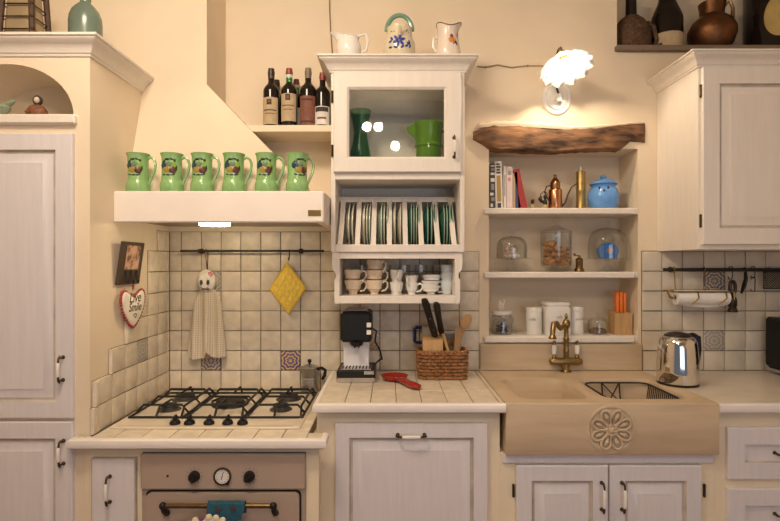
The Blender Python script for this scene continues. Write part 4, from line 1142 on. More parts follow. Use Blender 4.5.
book('white book with a pink mark on its spine', 506.6, 6.0, 166.5, [bpink, bgrey, pm('rose_print', (.62, .22, .26), .5)], .0, marks=[(.80, .90, .2, .8, 0), (.66, .74, .2, .7, 1)])
book('thin tan book on the upper niche shelf', 513.0, 2.4, 173, [btan], .0)
book('thin navy book pressed against the leaning red one', 516.0, 2.4, 172, [bnavy], .03)
book('red cloth book leaning left at the end of the row', 522.0, 6.2, 168.5, [bred], .215)
def lathe_thing(name, lab, cat, px, d, base, parts, group=None, seg=28):
    c = (X(px, d), -d, base); t = thing(name, lab, cat, c, group)
    for pn, mat, pr in parts:
        m = MB(); m.lathe(pr, c, seg); m.build(pn, mat, t)
    return t, c
lathe_thing('spice_bottle', 'tiny glass bottle with a dark stopper right of the red book', 'bottle', 532.5, N, S1,
    [('body', pm('yellow_oil_glass', (.50, .40, .18), .15), [(0, 0), (.011, 0), (.0115, .003), (.0115, .022), (.007, .031), (0, .031)]), ('stopper', M_bronze, [(0, .031), (.006, .031), (.005, .037), (.009, .040), (.009, .050), (.008, .056), (0, .056)])])
t, c = lathe_thing('oil_cruet', 'small cruet with a curled black pourer, left of the copper oil can', 'cruet', 545.2, N+.01, S1,
    [('body', pm('pale_oil_glass', (.55, .42, .20), .12), [(0, 0), (.012, 0), (.0125, .003), (.0125, .024), (.008, .030), (0, .030)])])
m = MB(); m.lathe([(.009, .028), (.011, .030), (.010, .046), (.006, .060), (.010, .066), (.008, .078), (0, .080)], c, 16)
m.tube([(c[0]-.005, c[1], c[2]+.040), (c[0]-.022, c[1]-.004, c[2]+.046), (c[0]-.030, c[1]-.005, c[2]+.060), (c[0]-.022, c[1]-.004, c[2]+.070)], [.007, .009, .011, .006], 8)
m.tube([(c[0]-.026, c[1], c[2]+.066), (c[0]-.024, c[1], c[2]+.085), (c[0]-.008, c[1], c[2]+.097), (c[0]+.008, c[1], c[2]+.092), (c[0]+.012, c[1], c[2]+.075)], .0022, 6)
m.build('pourer', M_black, t, label='curled black pourer')
# copper oil can
c = (X(555.2, N), -N, S1); t = thing('oil_can', 'copper oil can with a long thin curved spout in the niche', 'oil can', c)
m = MB(); m.lathe([(0, 0), (.034, 0), (.035, .003), (.035, .102), (.033, .108), (.026, .114), (0, .114)], c, 30); m.build('body', M_copper, t)
m = MB(); m.lathe([(.0245, .112), (.025, .116), (.025, .140), (.027, .142), (.025, .146), (.018, .160), (.010, .168), (.008, .176), (.010, .182), (.006, .188), (0, .189)], c, 26); m.build('neck', pm('bronzed_copper', (.36, .20, .09), .3, metal=1.0), t)
m = MB(); m.tube([(c[0]+.032, c[1]-.006, c[2]+.018), (c[0]+.050, c[1]-.01, c[2]+.040), (c[0]+.062, c[1]-.012, c[2]+.080), (c[0]+.082, c[1]-.014, c[2]+.120), (c[0]+.108, c[1]-.016, c[2]+.138)], [.006, .0055, .0045, .0035, .003], 8); m.build('spout', M_bronze, t)
m = MB(); m.tube([(c[0]-.024, c[1], c[2]+.130), (c[0]-.046, c[1], c[2]+.126), (c[0]-.056, c[1], c[2]+.095), (c[0]-.034, c[1], c[2]+.050)], .0032, 6); m.build('handle', M_bronze, t)
# tall brass mill
lathe_thing('brass_mill', 'tall plain brass cylinder mill left of the blue jar', 'mill', 580.8, N, S1, [('body', pm('matte_brass', (.45, .32, .12), .42, metal=1.0, var=.1, vs=30), [(0, 0), (.0245, 0), (.0245, .010), (.0235, .012), (.0235, .098), (.0245, .100), (.0245, .108), (.0235, .110), (.0235, .192), (.025, .194), (.025, .202), (.020, .206), (0, .207)]), ('pin', M_porc, [(0, .206), (.0045, .207), (.0045, .228), (.003, .232), (0, .233)])])
# blue jar with a face
c = (X(603.2, N), -N, S1); t = thing('blue_jar', 'round blue lidded jar with two dark eyes and a nose', 'jar', c)
m = MB(); r = .081
m.lathe([(0, 0), (r*.70, 0), (r*.74, .004), (r*.90, .025), (r*1.0, .058), (r*.985, .080), (r*.88, .105), (r*.72, .122), (r*.76, .130), (r*.76, .133), (r*.68, .133), (r*.66, .12), (0, .118)], c, 40); m.build('body', M_blue, t)
m = MB(); m.lathe([(r*.86, .133), (r*.89, .137), (r*.80, .145), (r*.50, .160), (r*.22, .166), (r*.16, .170), (r*.20, .176), (r*.17, .184), (0, .187)], c, 36)
m.lathe([(0, .134), (r*.85, .1335)], c, 36); m.build('lid', M_blue, t)
m = MB()
for u, v, ru, rv in ((-.044, .110, .0062, .0075), (-.002, .110, .0062, .0075), (-.024, .095, .0062, .0075)):
    rr = r*(.865 if v > .1 else .93); a = u/rr
    m.ball((c[0]+rr*math.sin(a), c[1]-rr*math.cos(a), c[2]+v), 1, 10, 8, (ru, .003, rv))
m.build('face', M_ink, t, label='dark eyes and nose')
# ---- middle shelf
def dome(px, lab, r, plate_z, plate_r, top, stuffing):
    d = -.103; c = (X(px, d), -d, S2); t = thing('cake_stand', lab[0], 'cake stand', c)
    m = MB(); m.lathe([(0, 0), (plate_r*.50, 0), (plate_r*.5, .003), (plate_r*.28, .008), (.009, plate_z*.55), (.012, plate_z-.008), (plate_r*.5, plate_z-.004), (plate_r, plate_z-.002), (plate_r, plate_z+.0015), (plate_r*.5, plate_z), (0, plate_z)], c, 36); m.build('stand', M_glass, t)
    cb = (c[0], c[1], c[2] + plate_z + .002)
    tc = thing('glass_dome', lab[1], 'glass dome', cb); H = top
    m = MB(); m.lathe([(r, 0), (r, H*.38), (r*.97, H*.52), (r*.86, H*.66), (r*.62, H*.77), (r*.25, H*.815), (.007, H*.83), (.006, H*.86), (.012, H*.90), (.015, H*.94), (.011, H*.985), (0, H)], cb, 40)
    m.lathe([(r-.003, 0), (r-.003, H*.38), (r*.97-.003, H*.52), (r*.86-.003, H*.655), (r*.61, H*.758), (r*.25, H*.80), (0, H*.81)], cb, 40); m.lathe([(r-.003, 0), (r, 0)], cb, 40)
    m.build('bell', M_glass, tc)
    stuffing(cb)
def sweets(cb):
    r = random.Random(4); k = 0
    pos = [(-.030, 0, .0, 0), (-.012, -.012, .0, 1), (.010, -.010, 0, 1), (.030, -.004, 0, 1), (.020, .018, 0, 1), (-.018, .02, 0, 0), (-.022, .004, .020, 0), (.002, .0, .019, 1), (-.030, -.010, .036, 0), (.008, .004, .036, 1), (-.024, .0, .050, 0)]
    for x, y, z, kd in pos:
        m = MB(); q = (cb[0]+x, cb[1]+y, cb[2]+z+.0115)
        m.ball(q, 1, 12, 8, (.0125, .0115, .0105), Matrix.Rotation(r.uniform(0, 3), 3, 'Z')); m.mi = 1
        m.tube([(q[0]+.0127*math.cos(a), q[1]+.0117*math.sin(a), q[2]) for a in [2*PI*i/14 for i in range(14)]], .0018, 6, True)
        o = m.build('sweet', [pm('pink_sugar', (.80, .48, .42), .7) if kd == 0 and 'pink_sugar' not in bpy.data.materials else (bpy.data.materials['pink_sugar'] if kd == 0 else (bpy.data.materials.get('white_sugar') or pm('white_sugar', (.82, .70, .58), .7))), M_porc])
        tag(o, ('pink' if kd == 0 else 'off white') + ' sweet in the little heap under the small glass dome at the left', 'sweet', 'sweets under the small dome')
def tin(cb):
    c = (cb[0]-.004, cb[1]-.012, cb[2]+.0005)
    t = thing('blue_tin', 'round-topped blue tin with a brown oval under the large glass dome', 'tin', c)
    m = MB(); w, h = .052, .080
    poly = [(-w*.82, 0), (w*.82, 0)] + [(w*math.cos(a)*(1.0), h*.47 + h*.53*math.sin(a)) for a in [-.35 + (PI+.7)*i/24 for i in range(25)]]
    L = [[(c[0]+u*k, c[1]+y, c[2]+.0+h*.45+(v-h*.45)*k) for u, v in poly] for y, k in ((-.024, .93), (-.021, 1), (.021, 1), (.024, .93))]
    m.rings(L); m.build('body', pm('bright_blue_tin', (.02, .17, .55), .25), t)
    m = MB(); m.lathe([(0, 0), (.020, 0), (.019, .0016), (0, .002)], (c[0]+.004, c[1]-.0238, c[2]+h*.50), 24, RX90 @ Matrix.Diagonal((1, .8, 1)))
    m.mi = 1
    for k in range(3): m.box(c[0]-.010, c[0]+.018, c[1]-.0266, c[1]-.0255, c[2]+h*.42+k*.006, c[2]+h*.42+k*.006+.002)
    m.build('oval_picture', [pm('brown_print', (.36, .15, .09), .5), bgold], t, label='brown oval picture')
dome(511.7, ('low glass cake stand at the left end of the middle niche shelf', 'small glass dome with a knob over pink and white sweets'), .080, .070, .106, .142, sweets)
dome(607.2, ('glass cake stand at the right end of the middle niche shelf', 'large tall glass dome over the round-topped blue tin'), .098, .068, .112, .198, tin)
# biscuit jar
d = -.095; c = (X(556, d), -d, S2); t = thing('biscuit_jar', 'wide clear glass jar of brown biscuits with a knobbed glass lid', 'jar', c)
m = MB(); R = .080
m.lathe([(0, 0), (R*.7, 0), (R*.75, .006), (R*.60, .014), (R*.95, .028), (R, .04), (R, .205), (R*.97, .208), (R*.96, .205), (R*.96, .04), (R*.9, .032), (0, .030)], c, 40); m.build('jar', M_glass, t)
m = MB(); m.lathe([(R*1.05, .209), (R*1.05, .214), (R*.75, .222), (R*.3, .240), (.010, .250), (.010, .256), (.019, .264), (.021, .272), (.014, .284), (.006, .290), (0, .291)], c, 36); m.lathe([(R*1.05, .209), (0, .2091)], c, 36); m.build('lid', M_glass, t)
r = random.Random(8); n = 0
for lay in range(5):
    for k in range(6 if lay < 4 else 3):
        a = 2*PI*k/6 + lay*.5 + r.uniform(-.2, .2); rr = .044 if k < 6 else 0
        q = Vector((c[0]+rr*math.cos(a), c[1]+rr*math.sin(a), c[2]+.046+lay*.0235 + (.008 if lay == 4 else 0)))
        Mx = Matrix.Translation(q) @ Euler((r.uniform(-.55, .55), r.uniform(-.6, .6), a)).to_matrix().to_4x4()
        m = MB(); m.box(-.024, .024, -.017, .017, -.0085, .0085, .004, Mx, 2)
        o = m.build('biscuit', M_cookie); n += 1
        tag(o, 'brown rectangular biscuit in the heap inside the wide glass jar', 'biscuit', 'biscuits in the jar')
# small brass grinder
c = (X(579.3, N+.02), -N-.02, S2); t = thing('pepper_grinder', 'small dark brass grinder with a side crank on the middle niche shelf', 'grinder', c)
m = MB(); m.lathe([(0, 0), (.026, 0), (.0265, .006), (.022, .014), (.018, .022), (.017, .026), (.018, .030), (.0185, .058), (.020, .061), (.017, .068), (.008, .074), (.006, .080), (.008, .084), (0, .087)], c, 24); m.build('body', M_brassd, t)
m = MB(); m.tube([(c[0], c[1], c[2]+.083), (c[0]-.014, c[1]-.004, c[2]+.086), (c[0]-.028, c[1]-.008, c[2]+.084)], .0028, 6); m.lathe([(0, 0), (.005, 0), (.006, .010), (0, .014)], (c[0]-.028, c[1]-.008, c[2]+.084), 10); m.build('crank', M_brassd, t)
# ---- lowest shelf
d = -.075; c = (X(501.8, d), -d, S3); t = thing('clip_jar', 'clip-top glass jar with a white bow on top, left end of the lowest shelf', 'jar', c)
m = MB(); R = .054
m.lathe([(0, 0), (R*.92, 0), (R, .006), (R, .085), (R*.90, .096), (R*.90, .102), (R*.86, .102), (R*.87, .095), (R*.95, .085), (R*.95, .008), (0, .006)], c, 32); m.build('jar', M_glass, t)
m = MB(); m.lathe([(0, .1025), (R*.93, .1025), (R*.97, .108), (R*.97, .116), (R*.9, .121), (0, .123)], c, 32); m.build('lid', M_porc, t)
m = MB()
m.tube([(c[0]+R*.93*math.cos(a), c[1]+R*.93*math.sin(a), c[2]+.094) for a in [2*PI*i/24 for i in range(24)]], .002, 6, True)
for s_ in (-1, 1): m.tube([(c[0]+s_*R*.94, c[1]-.006, c[2]+.094), (c[0]+s_*R*1.08, c[1]-.008, c[2]+.080), (c[0]+s_*R*1.04, c[1]-.008, c[2]+.058)], .002, 6)
m.build('wire_clip', M_steel, t)
m = MB(); m.tube([(c[0]-.004, c[1], c[2]+.123), (c[0]-.012, c[1], c[2]+.145), (c[0]-.008, c[1], c[2]+.172), (c[0]+.002, c[1]-.004, c[2]+.150), (c[0]+.006, c[1], c[2]+.124)], [.004, .009, .006, .009, .004], 8); m.tube([(c[0]+.003, c[1]-.004, c[2]+.150), (c[0]+.012, c[1]-.004, c[2]+.168), (c[0]+.010, c[1]-.004, c[2]+.180)], [.005, .006, .003], 8); m.build('bow', M_clothw, t, label='white cloth bow')
m = MB()
for k in range(9):
    a = k*2.4; m.tube([(c[0]+.03*math.cos(a), c[1]+.03*math.sin(a), c[2]+.010+.002*k), (c[0]+.03*math.cos(a+2.2), c[1]+.03*math.sin(a+2.2), c[2]+.016+.003*k)], .005, 6)
m.tube([(c[0]-.03, c[1]-.01, c[2]+.02), (c[0]+.012, c[1]-.02, c[2]+.075)], .005, 6)
o = m.build('jar_contents', M_ink); o.parent = None; o['kind'] = 'stuff'; tag(o, 'dark loose bits lying inside the clip-top glass jar', 'pods')
def canister(px, d, r, h, lab, word, tpx, sq=False, rot=0.0):
    c = (X(px, d), -d, S3); t = thing('canister', lab, 'canister', c, 'white canisters in the niche')
    mt = M_whitecup
    m = MB()
    if not sq: m.lathe([(0, 0), (r*.97, 0), (r, .004), (r, h*.80), (r*.97, h*.815), (0, h*.815)], c, 36)
    else:
        def lp(k, z): return [(p[0], p[1], z) for p in rrect(c[0]-r*k, c[0]+r*k, -c[1]-r*k*.9, -c[1]+r*k*.9, r*k*.35, 0, 6)]
        m.rings([lp(.97, c[2]), lp(1, c[2]+.004), lp(1, c[2]+h*.80), lp(.97, c[2]+h*.845), lp(.90, c[2]+h*.87), lp(.90, c[2]+h*.9)])
    m.build('pot', mt, t)
    m = MB()
    if not sq: m.lathe([(0, h*.817), (r*1.02, h*.817), (r*1.03, h*.84), (r*1.03, h*.94), (r*.96, h*.985), (0, h)], c, 36)
    else: m.rings([lp(.93, c[2]+h*.901), lp(.97, c[2]+h*.91), lp(.97, c[2]+h*.975), lp(.93, c[2]+h), ])
    m.build('lid', mt, t)
    text('lettering', word, .020, Matrix.Translation((c[0], c[1], c[2]+h*.56)) @ Matrix.Rotation(rot, 4, 'Z') @ Matrix.Translation((0, -r*(.905 if sq else 1.004), 0)) @ Matrix.Rotation(PI/2, 4, 'X'), bgrey, t, .2)
canister(534, -.075, .0405, .142, 'round white canister left of the large square one', 'caffè', 0, rot=-.5)
canister(555.7, -.075, .066, .168, 'large square white canister behind the sink tap', 'sale', 0, True)
canister(576.6, -.085, .036, .145, 'narrow round white canister right of the large square one', 'zucchero', 0, rot=.35)
d = -.08; c = (X(597.6, d), -d, S3); t = thing('sugar_bowl', 'low clear glass jar with a knobbed lid, right of the white canisters', 'jar', c)
m = MB(); R = .050; m.lathe([(0, 0), (R*.9, 0), (R, .006), (R, .064), (R*.92, .071), (R*.88, .071), (R*.95, .062), (R*.94, .008), (0, .006)], c, 32); m.build('bowl', M_glass, t)
m = MB(); m.lathe([(0, .0715), (R*.98, .0715), (R*.98, .076), (R*.5, .085), (.008, .088), (.007, .092), (.013, .098), (.010, .104), (0, .106)], c, 32); m.build('lid', M_glass, t)
m = MB(); m.lathe([(0, .007), (R*.90, .008), (R*.90, .020), (R*.5, .030), (0, .027)], c, 28); o = m.build('sugar', pm('brown_sugar', (.20, .10, .05), .9, bump=.5, bs=200)); o['kind'] = 'stuff'; tag(o, 'brown sugar lying in the low clear glass jar', 'sugar')
d = -.075; c = (X(620.2, d), -d, S3); t = thing('knife_block', 'small light wooden knife block holding orange handled knives', 'knife block', c)
hb = Z(312.5, d) - S3; wv = S(8.6, d)
m = MB(); m.prism([(c[1]-.040, S3), (c[1]+.045, S3), (c[1]+.045, S3+hb*1.06), (c[1]-.040, S3+hb)], 'x', c[0]-wv, c[0]+wv); m.build('block', M_wood, t)
for i, (dx, dy, dz) in enumerate(((-.022, -.012, .0), (-.004, -.016, .002), (.016, -.012, -.001), (-.013, .022, .006), (.010, .024, .004))):
    q = (c[0]+dx, c[1]+dy, S3+hb+dz)
    k = thing('knife', ['orange handled knife, front left in the small wooden block', 'orange handled knife, front middle in the small wooden block', 'orange handled knife, front right in the small wooden block', 'orange handled knife, back left in the small wooden block', 'orange handled knife, back right in the small wooden block'][i], 'knife', q, 'knives in the block')
    m = MB(); m.box(q[0]-.0075, q[0]+.0075, q[1]-.011, q[1]+.011, q[2]+.001+(.005 if dy > 0 else 0), q[2]+.108, .004, None, 2); m.build('handle', M_orange, k)
# ---- sconce
def sconce():
    t = thing('wall_lamp', 'lit wall lamp with a frilled white glass shade above the beam', 'lamp', (X(556.5, .0), -.0, Z(98, 0)))
    c = Vector((X(556.5, 0), 0, Z(98, 0)))
    Mp = Matrix.Rotation(PI/2, 3, 'X') @ Matrix.Diagonal((1, 1.18, 1))
    m = MB(); m.lathe([(0, 0.0005), (.074, .0005), (.076, .004), (.072, .010), (.064, .011), (.060, .008), (.056, .008), (.052, .014), (.030, .018), (0, .019)], c, 44, Mp); m.build('back_plate', M_porc, t)
    m = MB()
    for s_ in (-1, 1): m.ball(c + Vector((s_*.036, -.016, .006)), .0055, 10, 8)
    m.tube([c + Vector((0, -.014, -.012)), c + Vector((0, -.036, -.016)), c + Vector((0, -.040, .010))], [.020, .017, .008], 14)
    m.build('lug', M_porc, t)
    arm = [c + Vector((0, -.038, .004)), (X(556, .05), -.05, Z(86, .05)), (X(555, .05), -.05, Z(72, .05)), (X(556, .05), -.05, Z(57, .05)), (X(558.5, .075), -.075, Z(49.5, .075)), (X(560.8, .13), -.13, Z(47.5, .13)), (X(562.2, .18), -.18, Z(51.5, .18))]
    m = MB(); m.tube(arm, .0052, 8); m.build('arm', M_bronze, t)
    apex = Vector((X(562.5, .19), -.19, Z(54.3, .19)))
    ax = Vector((.08, -.38, -.92)).normalized()
    q = Vector((0, 0, 1)).rotation_difference(ax).to_matrix()
    m = MB(); L = []; n = 96
    prof = [(.024, .0), (.030, .010), (.036, .026), (.050, .043), (.076, .060), (.102, .075), (.122, .087)]
    def lp(rr, zz, k, o=0): return [apex + q @ Vector((rr*(1+.032*k*math.cos(11*a))*math.cos(a), rr*(1+.032*k*math.cos(11*a))*math.sin(a), zz + o + .006*k*math.cos(11*a+.8))) for a in [2*PI*j/n for j in range(n)]]
    for i, (rr, zz) in enumerate(prof): L.append(lp(rr, zz, max(0, (i-3)/3)))
    for i, (rr, zz) in reversed(list(enumerate(prof))): L.append(lp(rr-.0025, zz, max(0, (i-3)/3), .0025))
    m.rings(L, True, False, False, True); m.mi = 1
    for k in range(11):
        a = 2*PI*(k+.5)/11
        m.ball(apex + q @ Vector((.096*math.cos(a), .096*math.sin(a), .0735)), .0055, 8, 6, (1, 1, .7))
    m.build('shade', [M_lampg, M_blue], t, sharp=70, label='frilled white glass shade with small blue dots')
    m = MB(); m.lathe([(0, -.006), (.022, -.006), (.026, .0), (.026, .006), (.019, .008), (.018, .040), (.012, .042), (0, .042)], apex, 24, q); m.build('lamp_holder', M_gold, t)
    m = MB(); m.lathe([(0, .042), (.012, .044), (.014, .050), (.021, .060), (.0215, .070), (.014, .081), (0, .085)], apex, 20, q); m.build('bulb', M_bulb, t, label='glowing bulb')
sconce()
m = MB()
pts = [(X(478, .03), Z(66, .01)), (X(486, .01), Z(66.8, .01)), (X(498, .01), Z(64.5, .01)), (X(512, .01), Z(67.2, .01)), (X(528, .01), Z(65.5, .01)), (X(541, .01), Z(65.4, .01)), (X(552, .01), Z(67, .01)), (X(556, .01), Z(74, .01)), (X(556.5, .008), Z(86, .008))]
m.tube([(x, -.005, z) for x, z in pts], .0035, 6)
for i in (1, 4): m.ball((pts[i][0], -.006, pts[i][1]), .006, 8, 6)
tag(m.build('lamp_cable', pm('wall_coloured_cable', (.34, .25, .15), .7)), 'thin cable running along the wall to the frilled lamp', 'cable')
m = MB(); m.tube([(X(p, 0), -.0035, Z(y, 0)) for p, y in ((329.5, -12), (329.8, 10), (330.6, 30), (332.2, 50), (333, 70))], .0034, 6)
tag(m.build('wall_cable', pm('brown_cable', (.26, .17, .10), .7)), 'thin upright cable on the wall above the plate rack', 'cable')
# ================================================================ high niche, right wall cabinet and what is under it
hn = -.10
L_ = LEDGE + .0004
c = (X(631, hn), -hn, L_); t = thing('wicker_demijohn', 'dark wicker covered bottle at the left end of the high niche', 'demijohn', c)
def woven(prof, c, rows=26, seg=40, amp=.0016):
    m = MB(); L = []
    import bisect
    for i in range(rows*2+1):
        q = i/(rows*2); s_ = q*(len(prof)-1); k = min(int(s_), len(prof)-2); f = s_-k
        r0 = prof[k][0]*(1-f)+prof[k+1][0]*f; z0 = prof[k][1]*(1-f)+prof[k+1][1]*f
        L.append([(c[0]+(r0+amp*(1 if (j//2+i) % 2 else -1))*math.cos(2*PI*j/seg), c[1]+(r0+amp*(1 if (j//2+i) % 2 else -1))*math.sin(2*PI*j/seg), c[2]+z0) for j in range(seg)])
    m.rings(L); return m
woven([(.088, 0), (.096, .02), (.098, .08), (.090, .13), (.066, .172), (.036, .200)], c).build('wicker_cover', M_dkwicker, t, sharp=80)
m = MB(); m.lathe([(.030, .195), (.028, .22), (.027, .30), (.031, .302), (.031, .315), (.022, .317), (0, .317)], c, 20); m.build('bottle_neck', M_bottle, t)
m = MB(); m.tube([(c[0]+.070, c[1]-.03, c[2]+.160), (c[0]+.100, c[1]-.04, c[2]+.130), (c[0]+.116, c[1]-.04, c[2]+.06), (c[0]+.100, c[1]-.035, c[2]+.012)], [.010, .012, .012, .010], 8); m.build('side_handle', M_dkwicker, t)
bottle('sparkling_wine_bottle', 'big dark bottle with a cream label beside the copper pitcher', 666.8, hn, .40, .0785, M_bottle, dk, M_paper, .03, .235, [(.12, .35, -1.0, -.75)], base=LEDGE, group=None, champ=True, capz=.70)
c = (X(712, hn), -hn, L_); t = thing('copper_pitcher', 'big bellied dark copper pitcher in the high niche', 'pitcher', c)
m = MB(); m.lathe([(0, 0), (.062, 0), (.068, .006), (.098, .05), (.116, .100), (.116, .130), (.098, .168), (.068, .196), (.058, .206), (.060, .235), (.066, .27), (.062, .27), (.054, .235), (.052, .21), (0, .2)], c, 40); m.build('body', pm('hammered_dark_copper', (.17, .075, .032), .42, metal=.85, var=.15, vs=20, bump=.15, bs=60), t)
m = MB(); m.tube([(c[0]+.060, c[1]-.012, c[2]+.255), (c[0]+.082, c[1]-.020, c[2]+.275), (c[0]+.096, c[1]-.024, c[2]+.235), (c[0]+.090, c[1]-.03, c[2]+.185)], [.008, .009, .009, .011], 8); m.build('handle', M_brass, t)
m = MB(); m.lathe([(0, 0), (.006, 0), (.006, .002), (0, .004)], (c[0]+.088, c[1]-.038, c[2]+.190), 10); m.build('rivet', M_brass, t)
c_ = bottle('magnum_bottle', 'very big dark bottle with an oval yellow label, rightmost in the high niche', 773, hn, .56, .135, M_bottle, dk, None, 0, 0, base=LEDGE, group=None)
c = (X(773, hn), -hn, L_); RB = .1358
m = MB(); L = []
for k in (1.0, .97):
    L.append([(c[0]+(RB+(.0012 if k < 1 else 0))*math.sin(.50*k*math.cos(a)-.42), c[1]-(RB+(.0012 if k < 1 else 0))*math.cos(.50*k*math.cos(a)-.42), c[2]+.155+.105*k*math.sin(a)) for a in [2*PI*j/36 for j in range(36)]])
# radial fan towards the centre so the label hugs the bottle
for k in (.75, .5, .25): L.append([(c[0]+(RB+.0014)*math.sin(.50*k*math.cos(a)-.42), c[1]-(RB+.0014)*math.cos(.50*k*math.cos(a)-.42), c[2]+.155+.105*k*math.sin(a)) for a in [2*PI*j/36 for j in range(36)]])
m.rings(L); m.build('label', pm('yellow_label', (.50, .36, .12), .7, var=.08, vs=20), c_)
# ---- wall cabinet right
UF = .356; UX = 1.369; UB = Z(249.6, UF); UT = 2.329
def upper():
    t = thing('wall_cabinet', 'cream wall cabinet with a cornice and panelled doors at the right', 'cabinet', (1.9, -UF/2, UB))
    m = MB(); m.dbox(UX, 2.49, .001, UF, UB, UT, .002); m.build('carcass', M_white, t)
    m = MB(); m.sweep([(UX, .001), (UX, UF), (2.49, UF)], cornice_prof(.056, .062), UT-.012); m.dbox(UX+.001, 2.489, .001, UF-.001, UT, UT+.050); m.build('cornice', M_white, t)
    dx = X(703.3, UF+.02)
    d1 = rp_door('door', t, dx, dx+.46, UB+.022, Z(67, UF+.02), UF, .072, .048, M_white)
    d2 = rp_door('door', t, dx+.464, dx+.92, UB+.022, Z(67, UF+.02), UF, .072, .048, M_white)
    for py in (91.5, 221): hinge(d1, X(700.8, UF+.006), Z(py, UF), UF+.0057, .04)
    pull(d1, dx+.435, UB+.12, UF+.02, .09); pull(d2, dx+.49, UB+.12, UF+.02, .09)
upper()
# ---- rail on the right
RZ2 = Z(269.5, .05); rd = .05
rail('hanging_rail', 'dark iron hanging rail on the tiles under the right wall cabinet', X(663.5, rd), 2.35, rd, RZ2, r=.0075, brackets=(X(674, rd), 2.30))
# kitchen roll in a wire holder
def roll():
    d = .105; z = Z(297.5, d); x0, x1 = X(675, d), X(727, d)
    t = thing('kitchen_roll_holder', 'brass wire holder hanging on the right rail', 'holder', ((x0+x1)/2, -d, z-.04))
    m = MB(); zt_ = Z(291.5, d)
    m.tube([(x0-.045, -d-.02, zt_+.006), (x0-.030, -d-.030, zt_), (x1+.01, -d-.030, zt_), (x1+.025, -d-.020, zt_+.004)], .004, 8)
    m.tube([(x0-.040, -d+.03, zt_+.004), (x1+.02, -d+.03, zt_+.004)], .0035, 8)
    m.tube([(x0-.028, -d, z), (x1+.018, -d, z)], .0045, 8)
    for x in (x0-.024, x1+.014): m.tube([(x, -d-.030, zt_), (x, -d-.034, z-.006), (x, -d, z), (x, -d+.03, zt_+.004)], .0035, 8)
    for x in (x0+.075, x1-.045): m.tube([(x+.02, -d-.030, zt_), (x+.018, -d-.043, z), (x, -d-.043, z-.018), (x-.02, -d-.034, z-.030)], .0032, 8)
    for x in (X(679, d), X(710, d)):
        m.tube([(x, -d+.03, zt_+.004), (x-.004, -d+.03, zt_+.05), (x+.004, -rd-.004, RZ2-.012), (x+.004, -rd-.012, RZ2+.004), (x+.004, -rd, RZ2+.0115), (x+.004, -rd+.011, RZ2+.002)], .0032, 8)
    m.build('wire_frame', M_brass, t)
    p = thing('kitchen_roll', 'white kitchen paper roll lying in the brass wire holder', 'paper roll', ((x0+x1)/2, -d, z-.036))
    m = MB(); Mx = Matrix.Rotation(PI/2, 3, 'Y'); R = .036; ln = x1-x0
    m.lathe([(.013, 0), (.034, 0), (R, .002), (R, ln-.002), (.034, ln), (.013, ln), (.013, 0)], (x0, -d, z), 36, Mx)
    m.build('roll', M_paperroll, p)
    m = MB(); L = []
    for i in range(13):
        u = i/12; xx = x0+.03+(ln-.04)*u; sag = .010*math.sin(PI*u)
        fr = [(-d-R*1.01*math.sin(a), z+R*1.01*math.cos(a)) for a in [PI*.3 + PI*.6*k/7 for k in range(8)]]
        fr += [(fr[-1][0]+.006, fr[-1][1]-.004-sag)]
        L.append([(xx, y, zz) for y, zz in fr] + [(xx, y+.0012, zz+.0008) for y, zz in reversed(fr)])
    m.rings(L); m.build('loose_sheet', M_paperroll, p)
roll()
def shook(lab, px, d, ztop, h, mat=M_bronze):
    x = X(px, d); m = MB(); R = .010
    pts = [(x+R*math.cos(a)-R+.002, -d-.002, ztop-R+R*math.sin(a)+.002) for a in [PI*1.05 - PI*1.05*i/7 for i in range(8)]]
    pts += [(x+.001, -d-.002, ztop-h*.5)]
    pts += [(x+R*math.cos(a)-R, -d-.002, ztop-h+R+R*math.sin(a)) for a in [-PI*1.1*i/7 for i in range(8)]]
    m.tube(pts, .0024, 6)
    return tag(m.build('hook', mat), lab, 'hook', 'hooks on the right rail')
rf = rd + .008
shook('hook on the right rail holding the dark turned wooden utensil', 732, rf, RZ2+.013, .062)
shook('free hook on the right rail, between the knife sharpener and the mesh trivet', 754.5, rf, RZ2+.013, .056)
o = shook('ring-ended hook chained below the free hook on the right rail', 754.5, rf, RZ2-.040, .07)
# dark turned utensil
d = rf; c = (X(732.3, d), -d-.002, 0); zt_, zb = Z(280, d), Z(312, d); h = zt_-zb
t = thing('wooden_utensil', 'dark turned wooden utensil with a round pierced head, hung below the right rail', 'utensil', (c[0], c[1], zb))
c = (c[0], c[1], zb)
m = MB(); m.lathe([(0, 0), (.024, 0), (.026, .004), (.022, .014), (.017, .024), (.021, .032), (.022, .055), (.018, .072), (.009, .080), (.014, .086), (.008, .094), (0, .096)], c, 24, None, 1.0, .8); m.build('body', M_dkwood, t)
m = MB(); m.tube([(c[0]+.014*math.cos(a), c[1], c[2]+.124+.030*math.sin(a)) for a in [2*PI*i/20 for i in range(20)]], .0085, 10, True); m.build('head', M_dkwood, t)
d = rf; x = X(743.5, d)
t = thing('knife_sharpener', 'curved dark knife shaped tool hanging right of the turned wooden utensil', 'tool', (x, -d, Z(293, d)))
m = MB(); m.tube([(X(745.5, d), -d, Z(272, d)), (X(745.8, d), -d, Z(279, d)), (X(744, d), -d, Z(286, d)), (X(741.2, d), -d, Z(293.5, d))], [.010, .013, .015, .006], 10, flat=.5); m.build('blade', M_black, t)
m = MB(); m.tube([(X(745.5, d), -d, Z(273, d)), (X(746.8, d), -d, Z(270, d)), (X(746.2, d)-.004, -rd-.0, RZ2+.0105), (X(744.5, d), -rd+.004, RZ2+.006)], .003, 6); m.build('hanging_loop', M_bronze, t)
